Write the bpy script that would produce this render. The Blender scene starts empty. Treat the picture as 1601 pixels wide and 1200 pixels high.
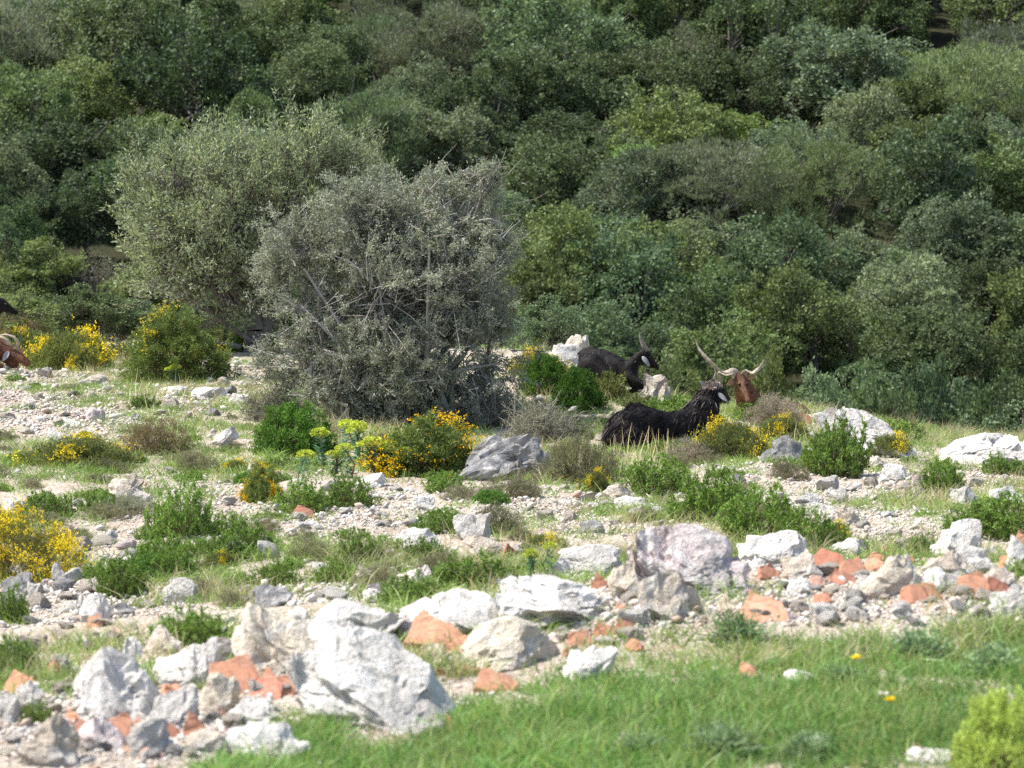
import bpy, bmesh, math, random
import numpy as np
from mathutils import Vector, noise as mnoise

# ------------------------------------------------------------------ camera, sky, sun, exposure
sc = bpy.context.scene
col = sc.collection
F = 4540.0            # focal length in photo pixels (1601 wide)
CH = 1.53             # camera height
HY = 332.0            # photo row of the horizontal
cam_d = bpy.data.cameras.new("camera")
cam_d.sensor_width = 36.0
cam_d.lens = 36.0 * F / 1601.0
cam_d.clip_start = 0.1
cam_d.clip_end = 2000
cam_d.dof.use_dof = True
cam_d.dof.focus_distance = 21.0
cam_d.dof.aperture_fstop = 6.5
cam = bpy.data.objects.new("camera", cam_d)
col.objects.link(cam)
cam.location = (0, 0, CH)
cam.rotation_euler = (math.radians(90) - math.atan((600 - HY) / F), 0, 0)
sc.camera = cam

SUN_EL, SUN_AZ = math.radians(57), math.radians(-80)   # azimuth from +Y, negative = left
sun_dir = Vector((math.sin(SUN_AZ) * math.cos(SUN_EL), math.cos(SUN_AZ) * math.cos(SUN_EL), math.sin(SUN_EL)))
world = bpy.data.worlds.new("World")
sc.world = world
world.use_nodes = True
wn = world.node_tree
wn.nodes.clear()
sky = wn.nodes.new("ShaderNodeTexSky")
sky.sky_type = 'NISHITA'
sky.sun_disc = False
sky.sun_elevation = SUN_EL
sky.sun_rotation = SUN_AZ
sky.air_density = 1.0
sky.dust_density = 2.0
bg = wn.nodes.new("ShaderNodeBackground")
bg.inputs[1].default_value = 0.15
wo = wn.nodes.new("ShaderNodeOutputWorld")
wn.links.new(sky.outputs[0], bg.inputs[0])
wn.links.new(bg.outputs[0], wo.inputs[0])
sl = bpy.data.lights.new("sun", 'SUN')
sl.energy = 4.6
sl.angle = math.radians(0.6)
sl.color = (1.0, 0.96, 0.9)
so = bpy.data.objects.new("sun", sl)
col.objects.link(so)
so.rotation_euler = (-sun_dir).to_track_quat('-Z', 'Y').to_euler()
sc.view_settings.view_transform = 'Standard'
sc.view_settings.look = 'None'
sc.view_settings.exposure = 0.8
sc.view_settings.gamma = 1.0
sc.cycles.max_bounces = 5
sc.cycles.diffuse_bounces = 3
sc.cycles.glossy_bounces = 2
sc.cycles.transmission_bounces = 3
sc.cycles.use_denoising = False

R = np.random.default_rng(7)
random.seed(7)

# ------------------------------------------------------------------ numpy noise
_perm = np.random.default_rng(3).random((64, 64, 64)).astype(np.float32)
def vnoise(p, freq=1.0, seed=0):
    q = np.asarray(p, dtype=np.float64) * freq + seed * 7.31
    i = np.floor(q).astype(int); f = q - i
    f = f * f * (3 - 2 * f)
    r = 0
    for dx in (0, 1):
        wx = f[:, 0] if dx else 1 - f[:, 0]
        for dy in (0, 1):
            wy = f[:, 1] if dy else 1 - f[:, 1]
            for dz in (0, 1):
                wz = f[:, 2] if dz else 1 - f[:, 2]
                r = r + wx * wy * wz * _perm[(i[:, 0] + dx) % 64, (i[:, 1] + dy) % 64, (i[:, 2] + dz) % 64]
    return r * 2 - 1
def fbm(p, freq=1.0, octs=4, seed=0, gain=0.5):
    r = 0; a = 1.0
    for o in range(octs):
        r = r + a * vnoise(p, freq * 2.03 ** o, seed + o); a *= gain
    return r
def fbm2(x, y, freq, octs=3, seed=0, gain=0.5):
    return fbm(np.stack([x, y, np.zeros_like(x)], 1), freq, octs, seed, gain)

# ------------------------------------------------------------------ terrain heights
UC = [-700, 0, 400, 800, 900, 1050, 1250, 1600, 2300]
def zY(d, Y): return CH - (Y - HY) * d / F
TY = {   # rows of the photo that the ground shows at, per distance
 7.0:  [1262, 1262, 1260, 1258, 1258, 1256, 1254, 1250, 1250],
 8.0:  [1155, 1150, 1140, 1130, 1125, 1120, 1110, 1100, 1095],
 9.0:  [1085, 1085, 1060, 1045, 1040, 1030, 1015, 1000, 990],
 9.8:  [1050, 1040, 1010, 980, 965, 955, 945, 935, 930],
 10.6: [1020, 1012, 965, 935, 920, 905, 892, 885, 880],
 11.3: [1010, 995, 955, 935, 920, 910, 905, 895, 890],
 12.5: [970, 960, 935, 920, 915, 905, 905, 900, 900],
 14.0: [900, 895, 880, 870, 865, 860, 855, 850, 850],
 16.0: [815, 815, 808, 800, 798, 795, 792, 790, 790],
 18.0: [750, 750, 748, 745, 745, 742, 735, 740, 745],
 20.0: [695, 695, 695, 700, 700, 698, 690, 705, 715],
 22.0: [645, 645, 648, 650, 645, 650, 648, 688, 700],
 24.0: [608, 605, 608, 595, 580, 620, 640, 705, 720],
 26.0: [582, 580, 578, 560, 545, 640, 665, 735, 745],
 28.0: [562, 560, 552, 540, 560, 665, 700, 770, 780],
 31.0: [540, 535, 528, 545, 600, 720, 750, 820, 830],
}
_ds = sorted(TY)
ctrl_d = [0.0, 4.0] + _ds + [34, 38, 44, 50, 58, 70, 100, 130, 170, 260, 400]
rowsz = [[0.0] * 9, [0.02] * 9] + [[zY(d, y) for y in TY[d]] for d in _ds]
z31 = rowsz[-1]
rowsz += [[z - 0.45 for z in z31], [z * .5 - 2.0 for z in z31], [z * .3 - 4.3 for z in z31], [-5.5] * 9,
          [-3.9] * 9, [-1.0] * 9, [6.2] * 9, [13.4] * 9, [22] * 9, [38] * 9, [45] * 9]
ctrl_z = np.array(rowsz)
DD = np.concatenate([np.arange(0, 40, .08), np.arange(40, 400, 1.0)])
UU = np.arange(-1500, 3101, 20.0)
def _dense():
    a = np.stack([np.interp(UU, UC, r) for r in ctrl_z])
    b = np.stack([np.interp(DD, ctrl_d, a[:, j]) for j in range(len(UU))], 1)
    k = np.exp(-np.linspace(-2, 2, 9) ** 2); k /= k.sum()
    for j in range(b.shape[1]):
        b[:, j] = np.convolve(np.pad(b[:, j], 4, 'edge'), k, 'valid')
    for i in range(b.shape[0]):
        b[i] = np.convolve(np.pad(b[i], 4, 'edge'), k, 'valid')
    return b
TAB = _dense()
def gz(x, y):
    x = np.atleast_1d(np.asarray(x, float)); y = np.atleast_1d(np.asarray(y, float))
    yy = np.maximum(y, 0.05)
    u = np.clip(800.5 + F * x / yy, UU[0], UU[-1] - 1)
    di = np.interp(yy, DD, np.arange(len(DD))); di = np.clip(di, 0, len(DD) - 1.001)
    ui = (u - UU[0]) / 20.0
    i = di.astype(int); j = ui.astype(int); fi = di - i; fj = ui - j
    z = TAB[i, j] * (1 - fi) * (1 - fj) + TAB[i + 1, j] * fi * (1 - fj) + TAB[i, j + 1] * (1 - fi) * fj + TAB[i + 1, j + 1] * fi * fj
    amp = np.clip((yy - 3) / 6, 0, 1)
    z = z + amp * (0.030 * fbm2(x, y, 1.1, 3, 1) + 0.012 * fbm2(x, y, 6, 2, 5))
    far = np.clip((yy - 45) / 20, 0, 1)
    z = z + far * (1.1 * fbm2(x, y, 0.07, 3, 9))
    return z
def g1(x, y): return float(gz([x], [y])[0])
_md = np.concatenate([np.arange(6.5, 34, .02), np.arange(34, 200, .25)])
def at(u, Y):
    x = (u - 800.5) / F * _md
    z = gz(x, _md)
    P = HY + (CH - z) * F / _md
    k = np.argmax(P <= Y)
    return float(x[k]), float(_md[k]), float(z[k])
def atd(u, d):
    x = (u - 800.5) / F * d
    return x, d, g1(x, d)
def pxm(d): return F / d      # photo pixels per metre

# ------------------------------------------------------------------ object helpers
def tag(o, label=None, cat=None, group=None, kind=None):
    if label: o['label'] = label
    if cat: o['category'] = cat
    if group: o['group'] = group
    if kind: o['kind'] = kind
    return o
def empty(name, loc, rz=0.0, sc_=1.0):
    o = bpy.data.objects.new(name, None); col.objects.link(o)
    o.location = loc; o.rotation_euler = (0, 0, rz); o.scale = (sc_,) * 3
    o.empty_display_size = .1
    return o
def make_mesh(name, verts, faces, mat=None, smooth=False, attr=None):
    """verts Nx3, faces list of (array Mx3 or Mx4)"""
    me = bpy.data.meshes.new(name)
    if not isinstance(faces, (list, tuple)): faces = [faces]
    faces = [np.asarray(f, dtype=np.int32) for f in faces if len(f)]
    nl = sum(f.size for f in faces); nf = sum(len(f) for f in faces)
    me.vertices.add(len(verts)); me.vertices.foreach_set("co", np.asarray(verts, np.float32).ravel())
    me.loops.add(nl); me.loops.foreach_set("vertex_index", np.concatenate([f.ravel() for f in faces]))
    st = []; s = 0
    for f in faces:
        st.append(s + np.arange(len(f)) * f.shape[1]); s += f.size
    me.polygons.add(nf); me.polygons.foreach_set("loop_start", np.concatenate(st).astype(np.int32))
    me.update(calc_edges=True)
    if smooth: me.polygons.foreach_set("use_smooth", np.ones(nf, bool))
    if attr is not None:
        a = me.attributes.new("v", 'FLOAT', 'POINT'); a.data.foreach_set("value", np.asarray(attr, np.float32))
    if mat: me.materials.append(mat)
    return me
def link(name, me, parent=None, color=None):
    o = bpy.data.objects.new(name, me); col.objects.link(o)
    if parent: o.parent = parent
    if color: o.color = (*color, 1)
    return o

# ------------------------------------------------------------------ materials
def nmat(name):
    m = bpy.data.materials.new(name); m.use_nodes = True
    nt = m.node_tree; nt.nodes.clear()
    out = nt.nodes.new("ShaderNodeOutputMaterial")
    return m, nt, out
def N(nt, t, **kw):
    n = nt.nodes.new(t)
    for k, v in kw.items():
        if k.startswith('i_'): n.inputs[k[2:].replace('_', ' ')].default_value = v
        else: setattr(n, k, v)
    return n
def mixc(nt, fac, a, b, mode='MIX'):
    m = nt.nodes.new("ShaderNodeMix"); m.data_type = 'RGBA'; m.blend_type = mode
    for s, v in ((m.inputs[0], fac), (m.inputs[6], a), (m.inputs[7], b)):
        if isinstance(v, (int, float)): s.default_value = v
        elif isinstance(v, tuple): s.default_value = (*v, 1)
        else: nt.links.new(v, s)
    return m.outputs[2]
def ramp(nt, src, stops):
    r = nt.nodes.new("ShaderNodeValToRGB")
    el = r.color_ramp.elements
    while len(el) < len(stops): el.new(.5)
    for e, (p, c) in zip(el, stops):
        e.position = p; e.color = (*c, 1) if isinstance(c, tuple) else (c, c, c, 1)
    nt.links.new(src, r.inputs[0]); return r.outputs[0]
def noise_n(nt, scale, detail=4, rough=.55, coord='obj'):
    tc = N(nt, "ShaderNodeTexCoord") if coord == 'obj' else N(nt, "ShaderNodeNewGeometry")
    n = N(nt, "ShaderNodeTexNoise"); n.inputs['Scale'].default_value = scale
    n.inputs['Detail'].default_value = detail; n.inputs['Roughness'].default_value = rough
    nt.links.new(tc.outputs['Object' if coord == 'obj' else 'Position'], n.inputs['Vector'])
    return n.outputs['Fac']

def leaf_mat(name, transl=.3, rough=.5, spec=.35, var=(.55, 1.5), warm=(1.18, 1.08, .85)):
    """colour comes from each object's own colour, varied leaf by leaf"""
    m, nt, out = nmat(name)
    oi = N(nt, "ShaderNodeObjectInfo"); at_ = N(nt, "ShaderNodeAttribute", attribute_name="v")
    br = ramp(nt, at_.outputs['Fac'], [(0, var[0]), (1, var[1])])
    c = mixc(nt, 1.0, oi.outputs['Color'], br, 'MULTIPLY')
    w = N(nt, "ShaderNodeMath", operation='FRACT'); m7 = N(nt, "ShaderNodeMath", operation='MULTIPLY')
    m7.inputs[1].default_value = 7.13
    nt.links.new(at_.outputs['Fac'], m7.inputs[0]); nt.links.new(m7.outputs[0], w.inputs[0])
    c2 = mixc(nt, 1.0, c, warm, 'MULTIPLY')
    c = mixc(nt, w.outputs[0], c, c2)
    # broad patches of slightly different tint
    nz = noise_n(nt, 1.3, 2, .5, 'pos')
    pt = ramp(nt, nz, [(.35, .85), (.65, 1.15)])
    c = mixc(nt, 1.0, c, pt, 'MULTIPLY')
    p = N(nt, "ShaderNodeBsdfPrincipled"); nt.links.new(c, p.inputs['Base Color'])
    p.inputs['Roughness'].default_value = rough; p.inputs['Specular IOR Level'].default_value = spec
    t = N(nt, "ShaderNodeBsdfTranslucent")
    nt.links.new(mixc(nt, 1.0, c, (1.1, 1.15, .75), 'MULTIPLY'), t.inputs[0])
    mx = N(nt, "ShaderNodeMixShader"); mx.inputs[0].default_value = transl
    nt.links.new(p.outputs[0], mx.inputs[1]); nt.links.new(t.outputs[0], mx.inputs[2])
    nt.links.new(mx.outputs[0], out.inputs[0])
    return m
M_leaf = leaf_mat("leaf", .27, .6, .2)
M_silver = leaf_mat('silver_leaf', .3, .62, .18, (.5, 1.5), (1.06, 1.03, .93))
M_grass = leaf_mat("grass_blade", .35, .5, .3, (.5, 1.5))
M_petal = leaf_mat("petal", .25, .6, .1, (.75, 1.25), (1.05, .9, .8))
M_twig = leaf_mat("twig", 0.0, .8, .1, (.5, 1.4), (1.1, 1.0, .9))

def bark_mat():
    m, nt, out = nmat("bark")
    c = ramp(nt, noise_n(nt, 9, 5), [(.3, (.06, .05, .04)), (.7, (.22, .19, .16))])
    p = N(nt, "ShaderNodeBsdfPrincipled"); nt.links.new(c, p.inputs['Base Color']); p.inputs['Roughness'].default_value = .9
    nt.links.new(p.outputs[0], out.inputs[0]); return m
M_bark = bark_mat()

def stone_mat(name, scale=1.0):
    m, nt, out = nmat(name)
    oi = N(nt, "ShaderNodeObjectInfo")
    big = noise_n(nt, 5 * scale, 5, .6); fine = noise_n(nt, 38 * scale, 5, .65)
    c = mixc(nt, ramp(nt, big, [(.45, 0.0), (.70, .6)]), oi.outputs['Color'], (.42, .36, .28))       # ochre staining
    c = mixc(nt, ramp(nt, fine, [(.3, .55), (.5, .12), (.6, 0.0)]), c, (.16, .15, .14))               # grey lichen, pits
    m3 = noise_n(nt, 14 * scale, 3, .5)
    c = mixc(nt, ramp(nt, m3, [(.5, 0.0), (.68, .6)]), c, (.72, .70, .67))                            # whitish crust
    tc = N(nt, "ShaderNodeTexCoord"); wn_ = N(nt, "ShaderNodeTexNoise"); wn_.inputs['Scale'].default_value = 7; wn_.inputs['Detail'].default_value = 4
    nt.links.new(tc.outputs['Object'], wn_.inputs['Vector'])
    vm = N(nt, "ShaderNodeVectorMath", operation='MULTIPLY_ADD'); vm.inputs[1].default_value = (.35, .35, .35)
    nt.links.new(wn_.outputs['Color'], vm.inputs[0]); nt.links.new(tc.outputs['Object'], vm.inputs[2])
    vo = N(nt, "ShaderNodeTexVoronoi", feature='DISTANCE_TO_EDGE'); vo.inputs['Scale'].default_value = 5.5
    nt.links.new(vm.outputs[0], vo.inputs['Vector'])
    crack = ramp(nt, vo.outputs['Distance'], [(0, 0.0), (.022, 1.0)])
    mk = ramp(nt, noise_n(nt, 4.3, 2, .5), [(.45, 0.0), (.58, .8)])
    cr = N(nt, "ShaderNodeMath", operation='MULTIPLY'); nt.links.new(ramp(nt, crack, [(0, 1.0), (1, 0.0)]), cr.inputs[0]); nt.links.new(mk, cr.inputs[1])
    c = mixc(nt, cr.outputs[0], c, (.26, .21, .16))
    c = mixc(nt, ramp(nt, noise_n(nt, 3.1, 6, .7), [(.46, 0.0), (.62, .65)]), c, (.36, .34, .31))
    p = N(nt, "ShaderNodeBsdfPrincipled"); nt.links.new(c, p.inputs['Base Color']); p.inputs['Roughness'].default_value = .9
    p.inputs['Specular IOR Level'].default_value = .2
    hm = N(nt, "ShaderNodeMath", operation='MULTIPLY'); nt.links.new(fine, hm.inputs[0]); nt.links.new(ramp(nt, crack, [(0, .8), (1, 1.0)]), hm.inputs[1])
    b = N(nt, "ShaderNodeBump"); b.inputs['Strength'].default_value = .8; b.inputs['Distance'].default_value = .03
    nt.links.new(hm.outputs[0], b.inputs['Height']); nt.links.new(b.outputs[0], p.inputs['Normal'])
    nt.links.new(p.outputs[0], out.inputs[0]); return m
M_stone = stone_mat("limestone", 1.0)

def tile_mat():
    m, nt, out = nmat("terracotta")
    oi = N(nt, "ShaderNodeObjectInfo")
    c = mixc(nt, ramp(nt, noise_n(nt, 16, 5, .65), [(.5, 0.0), (.75, .5)]), oi.outputs['Color'], (.55, .40, .30))
    c = mixc(nt, ramp(nt, noise_n(nt, 60, 3, .6), [(.35, .5), (.55, 0.0)]), c, (.2, .11, .08))
    p = N(nt, "ShaderNodeBsdfPrincipled"); nt.links.new(c, p.inputs['Base Color']); p.inputs['Roughness'].default_value = .9
    b = N(nt, "ShaderNodeBump"); b.inputs['Strength'].default_value = .5; b.inputs['Distance'].default_value = .006
    nt.links.new(noise_n(nt, 55, 4), b.inputs['Height']); nt.links.new(b.outputs[0], p.inputs['Normal'])
    nt.links.new(p.outputs[0], out.inputs[0]); return m
M_tile = tile_mat()

def pebble_mat():
    m, nt, out = nmat("pebbles")
    a = N(nt, "ShaderNodeAttribute", attribute_name="v")
    c = ramp(nt, a.outputs['Fac'], [(0, (.42, .27, .19)), (.1, (.48, .40, .32)), (.35, (.62, .55, .46)), (.6, (.70, .66, .60)), (.8, (.46, .44, .41)), (1, (.76, .73, .68))])
    c = mixc(nt, ramp(nt, noise_n(nt, 60, 3, .6, 'pos'), [(.35, .5), (.6, 0.0)]), c, (.25, .21, .17))
    p = N(nt, "ShaderNodeBsdfPrincipled"); nt.links.new(c, p.inputs['Base Color']); p.inputs['Roughness'].default_value = .92
    nt.links.new(p.outputs[0], out.inputs[0]); return m
M_pebble = pebble_mat()

def ground_mat():
    m, nt, out = nmat("stony_soil")
    g = N(nt, "ShaderNodeNewGeometry")
    c = ramp(nt, noise_n(nt, 2.2, 6, .6, 'pos'), [(.3, (.30, .24, .17)), (.5, (.44, .37, .29)), (.72, (.54, .49, .41))])
    c = mixc(nt, ramp(nt, noise_n(nt, 45, 4, .7, 'pos'), [(.35, .7), (.6, 0.0)]), c, (.20, .15, .11))
    vo = N(nt, "ShaderNodeTexVoronoi"); vo.inputs['Scale'].default_value = 42
    nt.links.new(g.outputs['Position'], vo.inputs['Vector'])
    c = mixc(nt, ramp(nt, vo.outputs['Distance'], [(.2, .6), (.5, 0.0)]), c, (.56, .52, .47))
    # woodland floor of the far slope
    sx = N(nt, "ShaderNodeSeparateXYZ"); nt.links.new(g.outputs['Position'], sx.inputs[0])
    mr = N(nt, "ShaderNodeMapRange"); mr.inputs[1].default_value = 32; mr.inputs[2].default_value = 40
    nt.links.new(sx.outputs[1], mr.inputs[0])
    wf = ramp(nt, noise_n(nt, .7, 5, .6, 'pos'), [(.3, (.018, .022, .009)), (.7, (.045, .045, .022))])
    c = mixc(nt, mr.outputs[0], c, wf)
    p = N(nt, "ShaderNodeBsdfPrincipled"); nt.links.new(c, p.inputs['Base Color']); p.inputs['Roughness'].default_value = .95
    p.inputs['Specular IOR Level'].default_value = .1
    b = N(nt, "ShaderNodeBump"); b.inputs['Strength'].default_value = .8; b.inputs['Distance'].default_value = .02
    nt.links.new(noise_n(nt, 30, 5, .7, 'pos'), b.inputs['Height']); nt.links.new(b.outputs[0], p.inputs['Normal'])
    nt.links.new(p.outputs[0], out.inputs[0]); return m
M_ground = ground_mat()

def plain(name, c, rough=.6, spec=.3, scale=25, dark=.6):
    m, nt, out = nmat(name)
    cc = ramp(nt, noise_n(nt, scale, 4), [(.3, tuple(x * dark for x in c)), (.7, c)])
    p = N(nt, "ShaderNodeBsdfPrincipled"); nt.links.new(cc, p.inputs['Base Color']); p.inputs['Roughness'].default_value = rough
    p.inputs['Specular IOR Level'].default_value = spec
    nt.links.new(p.outputs[0], out.inputs[0]); return m

# ------------------------------------------------------------------ the ground sheet
def build_ground():
    d = np.concatenate([np.arange(.3, 6, .25), np.arange(6, 30, .045), np.arange(30, 60, .5), np.arange(60, 200, 3), np.arange(200, 400, 20)])
    u = np.concatenate([np.arange(-9000, -1500, 500), np.arange(-1500, -150, 50), np.arange(-150, 1760, 9), np.arange(1760, 3100, 50), np.arange(3100, 10700, 500)])
    D, U = np.meshgrid(d, u, indexing='ij')
    X = (U - 800.5) / F * D
    Z = gz(X.ravel(), D.ravel())
    V = np.stack([X.ravel(), D.ravel(), Z], 1)
    n, k = D.shape
    idx = np.arange(n * k).reshape(n, k)
    Q = np.stack([idx[:-1, :-1], idx[:-1, 1:], idx[1:, 1:], idx[1:, :-1]], -1).reshape(-1, 4)
    o = link('ground', make_mesh('ground', V, Q, M_ground, True))
    tag(o, 'pale stony hillside soil falling to a valley and rising as the far wooded slope', kind='structure')
build_ground()

# ------------------------------------------------------------------ foliage primitives
def unit(v): return v / np.maximum(np.linalg.norm(v, axis=1, keepdims=True), 1e-9)
def leaf_quads(P, D, L, W, rng, nrm=None):
    """diamond leaves: base P, direction D, length L, width W"""
    n = len(P); D = unit(D)
    s = rng.normal(size=(n, 3)) if nrm is None else np.cross(D, nrm + rng.normal(size=(n, 3)) * .5)
    s = unit(s - D * np.sum(s * D, 1, keepdims=True))
    L = np.broadcast_to(np.asarray(L, float).reshape(-1, 1), (n, 1)); W = np.broadcast_to(np.asarray(W, float).reshape(-1, 1), (n, 1))
    mid = P + D * L * .45
    V = np.stack([P, mid - s * W * .5, P + D * L, mid + s * W * .5], 1).reshape(-1, 3)
    Q = np.arange(n * 4).reshape(n, 4)
    return V, Q
def blades(P, D, L, W, rng, droop=.4):
    """grass blades: three cross sections bending over"""
    n = len(P); D = unit(D)
    L = np.broadcast_to(np.asarray(L, float).reshape(-1, 1), (n, 1)); W = np.broadcast_to(np.asarray(W, float).reshape(-1, 1), (n, 1))
    h = unit(rng.normal(size=(n, 3)) * [1, 1, 0] + 1e-6)
    s = unit(np.cross(D, h + [0, 0, .01]))
    a = P + D * L * .5; b = P + D * L * (1 - .15 * droop) + (h * droop * .5 + [0, 0, -.25 * droop]) * L
    a = a + h * droop * .12 * L
    V = np.stack([P - s * W / 2, P + s * W / 2, a + s * W * .42, a - s * W * .42, b + s * W * .08, b - s * W * .08], 1).reshape(-1, 3)
    k = np.arange(n)[:, None] * 6
    Q = np.concatenate([k + [0, 1, 2, 3], k + [3, 2, 4, 5]])
    return V, Q
def tubes(segs, sides=4):
    """segs: list of (p0, p1, r0, r1) as array N x 8"""
    S = np.asarray(segs, float); p0, p1, r0, r1 = S[:, :3], S[:, 3:6], S[:, 6:7], S[:, 7:8]
    d = unit(p1 - p0); a = np.where(np.abs(d[:, 2:3]) > .9, [[1., 0, 0]], [[0, 0, 1.]])
    x = unit(np.cross(d, a)); y = np.cross(d, x)
    vs = []
    for p, r in ((p0, r0), (p1, r1)):
        for k in range(sides):
            t = 2 * math.pi * k / sides
            vs.append(p + (x * math.cos(t) + y * math.sin(t)) * r)
    V = np.stack(vs, 1).reshape(-1, 3)
    b = np.arange(len(S))[:, None] * 2 * sides
    Q = np.concatenate([b + [k, (k + 1) % sides, sides + (k + 1) % sides, sides + k] for k in range(sides)])
    return V, Q
def poly_tube(pts, rad, sides=7):
    pts = np.asarray(pts, float)
    return [(*pts[i], *pts[i + 1], rad[i], rad[i + 1]) for i in range(len(pts) - 1)]
def leafmesh(name, V, Q, rng, mat=None, per=4):
    a = np.repeat(rng.random(len(V) // per), per)
    return make_mesh(name, V, Q, mat or M_leaf, False, a)

# ------------------------------------------------------------------ tree prototypes
def crown_points(rng, w, h, nl, ns, nf, clump=.16, lobe=(.28, .42), base=.03, up=.35):
    """points and outward directions: lobes > clumps > leaves"""
    P = []; O = []
    cen = []
    for i in range(nl):
        for _ in range(20):
            v = rng.normal(size=3); v /= np.linalg.norm(v)
            if v[2] < -.75: continue
            r = rng.uniform(.48, .74) if i > 3 else .2
            c = np.array([v[0] * w / 2 * r, v[1] * w / 2 * r, h * (base + .5 * (1 - base)) + v[2] * h * .5 * r])
            if all(np.linalg.norm(c - k) > w * .14 for k, _ in cen): break
        cen.append((c, rng.uniform(*lobe) * w * .5))
    for c, lr in cen:
        v = unit(rng.normal(size=(ns, 3))); v = v[v[:, 2] > -.55]
        cc = c + v * lr * [1, 1, .85] * rng.uniform(.8, 1.08, (len(v), 1))
        k = rng.uniform(.6, 1.25, len(v)) * clump * w * .5
        v2 = unit(rng.normal(size=(len(v), nf, 3)).reshape(-1, 3) + np.repeat(v, nf, 0) * .7 + [0, 0, up]).reshape(len(v), nf, 3)
        rr = rng.uniform(.45, 1.0, (len(v), nf, 1)) ** .6
        p = cc[:, None] + v2 * rr * k[:, None, None] * [1, 1, .8]
        P.append(p.reshape(-1, 3)); O.append(v2.reshape(-1, 3))
    P = np.concatenate(P); O = np.concatenate(O)
    for k in range(3): P[:, k] += .11 * w * fbm(P, 1.9 / w * 2, 2, int(rng.integers(90)) + k)
    P += .03 * w * np.stack([vnoise(P, 14 / w, 11 + k) for k in range(3)], 1)
    return P[P[:, 2] > 0.02 * h], O[P[:, 2] > .02 * h], cen
def trunk_segs(rng, cen, w, h, base_r=None, n_stem=1):
    br = base_r or w * .028
    segs = []
    stems = []
    for s in range(n_stem):
        off = np.array([rng.normal() * .06 * w * (n_stem > 1), rng.normal() * .06 * w * (n_stem > 1), 0])
        a = off + [0, 0, -.15]; b = off * 1.6 + [rng.normal() * .03 * w, rng.normal() * .03 * w, h * .2]; c = off * 2.2 + [rng.normal() * .05 * w, rng.normal() * .05 * w, h * .42]
        segs += poly_tube([a, b, c], [br * 1.3, br, br * .7])
        stems.append((b, c))
    for cc, lr in cen:
        b, c = stems[rng.integers(len(stems))]
        st = b + (c - b) * rng.random()
        m = (st + cc) / 2 + rng.normal(size=3) * .04 * w + [0, 0, -.02 * h]
        segs += poly_tube([st, m, cc, cc + (cc - m) * .5 + rng.normal(size=3) * .05 * w], [br * .5, br * .36, br * .2, br * .08])
        for _ in range(4):
            e = cc + unit(rng.normal(size=(1, 3)))[0] * lr * .9
            segs += poly_tube([m, (m + e) / 2 + rng.normal(size=3) * .03 * w, e], [br * .2, br * .13, br * .05])
    return segs
TREE = {}
def proto_tree(kind, seed, w, h, nl, ns, nf, L, W, clump=.16, stems=1, needle=False, up=.35, lobe=(.28, .42), base=.03):
    rng = np.random.default_rng(seed)
    P, O, cen = crown_points(rng, w, h, nl, ns, nf, clump, lobe, base, up)
    D = O + rng.normal(size=P.shape) * (.35 if needle else .8) + ([0, 0, .8] if needle else [0, 0, 0])
    V, Q = leaf_quads(P, D, rng.uniform(.7, 1.3, len(P)) * L, rng.uniform(.8, 1.2, len(P)) * W, rng, None if needle else O)
    crown = leafmesh('crown', V, Q, rng)
    V, Q = tubes(trunk_segs(rng, cen, w, h, None, stems), 6)
    trunk = make_mesh('trunk', V, Q, M_bark, True)
    TREE.setdefault(kind, []).append((w, h, crown, trunk))
for s in range(4): proto_tree('oak', 20 + s, 4.6, 4.6, 24, 17, 84, .11, .066, .15, lobe=(.2, .36))
for s in range(3): proto_tree('clumpy', 30 + s, 5.2, 5.2, 26, 12, 120, .12, .07, .17, lobe=(.2, .32))
for s in range(3): proto_tree('soft', 40 + s, 4.0, 4.4, 18, 26, 80, .15, .022, .15, 3, True, .5)
for s in range(4): proto_tree('maquis', 50 + s, 2.7, 2.6, 20, 14, 80, .072, .042, .17, 3, base=.02, lobe=(.2, .38))
for s in range(2): proto_tree('bare', 60 + s, 2.8, 3.2, 16, 26, 9, .07, .03, .25, 4, True)

# ------------------------------------------------------------------ forest on the far slope
# kinds: mesh kind, colour, words
LOOK = {
 'holm':  ('oak', (.078, .100, .052), 'dark green evergreen oak with a rounded crown', 'tree'),
 'olivg': ('oak', (.105, .130, .056), 'olive green evergreen oak with a domed crown', 'tree'),
 'grey':  ('clumpy', (.135, .158, .100), 'grey green oak with tufted clumps of leaves', 'tree'),
 'pale':  ('clumpy', (.19, .215, .14), 'pale silvery green oak with tufted leaves', 'tree'),
 'lime':  ('oak', (.165, .215, .07), 'yellowish lime green tree with a spreading crown', 'tree'),
 'brght': ('maquis', (.10, .19, .03), 'small bright green bush', 'bush'),
 'soft':  ('soft', (.125, .155, .085), 'soft feathery pale green tree heather', 'tree'),
 'softg': ('soft', (.135, .145, .105), 'feathery grey green tree with fine twigs', 'tree'),
 'maq':   ('maquis', (.105, .135, .075), 'grey green rounded maquis shrub', 'shrub'),
 'maqd':  ('maquis', (.075, .102, .048), 'dark green rounded maquis shrub', 'shrub'),
 'maqy':  ('maquis', (.12, .14, .055), 'olive yellow maquis shrub', 'shrub'),
 'bare':  ('bare', (.17, .15, .12), 'thin brownish grey half bare shrub', 'shrub'),
}
forest = []     # (u, ycrown, wpx, obj, look)
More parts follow.
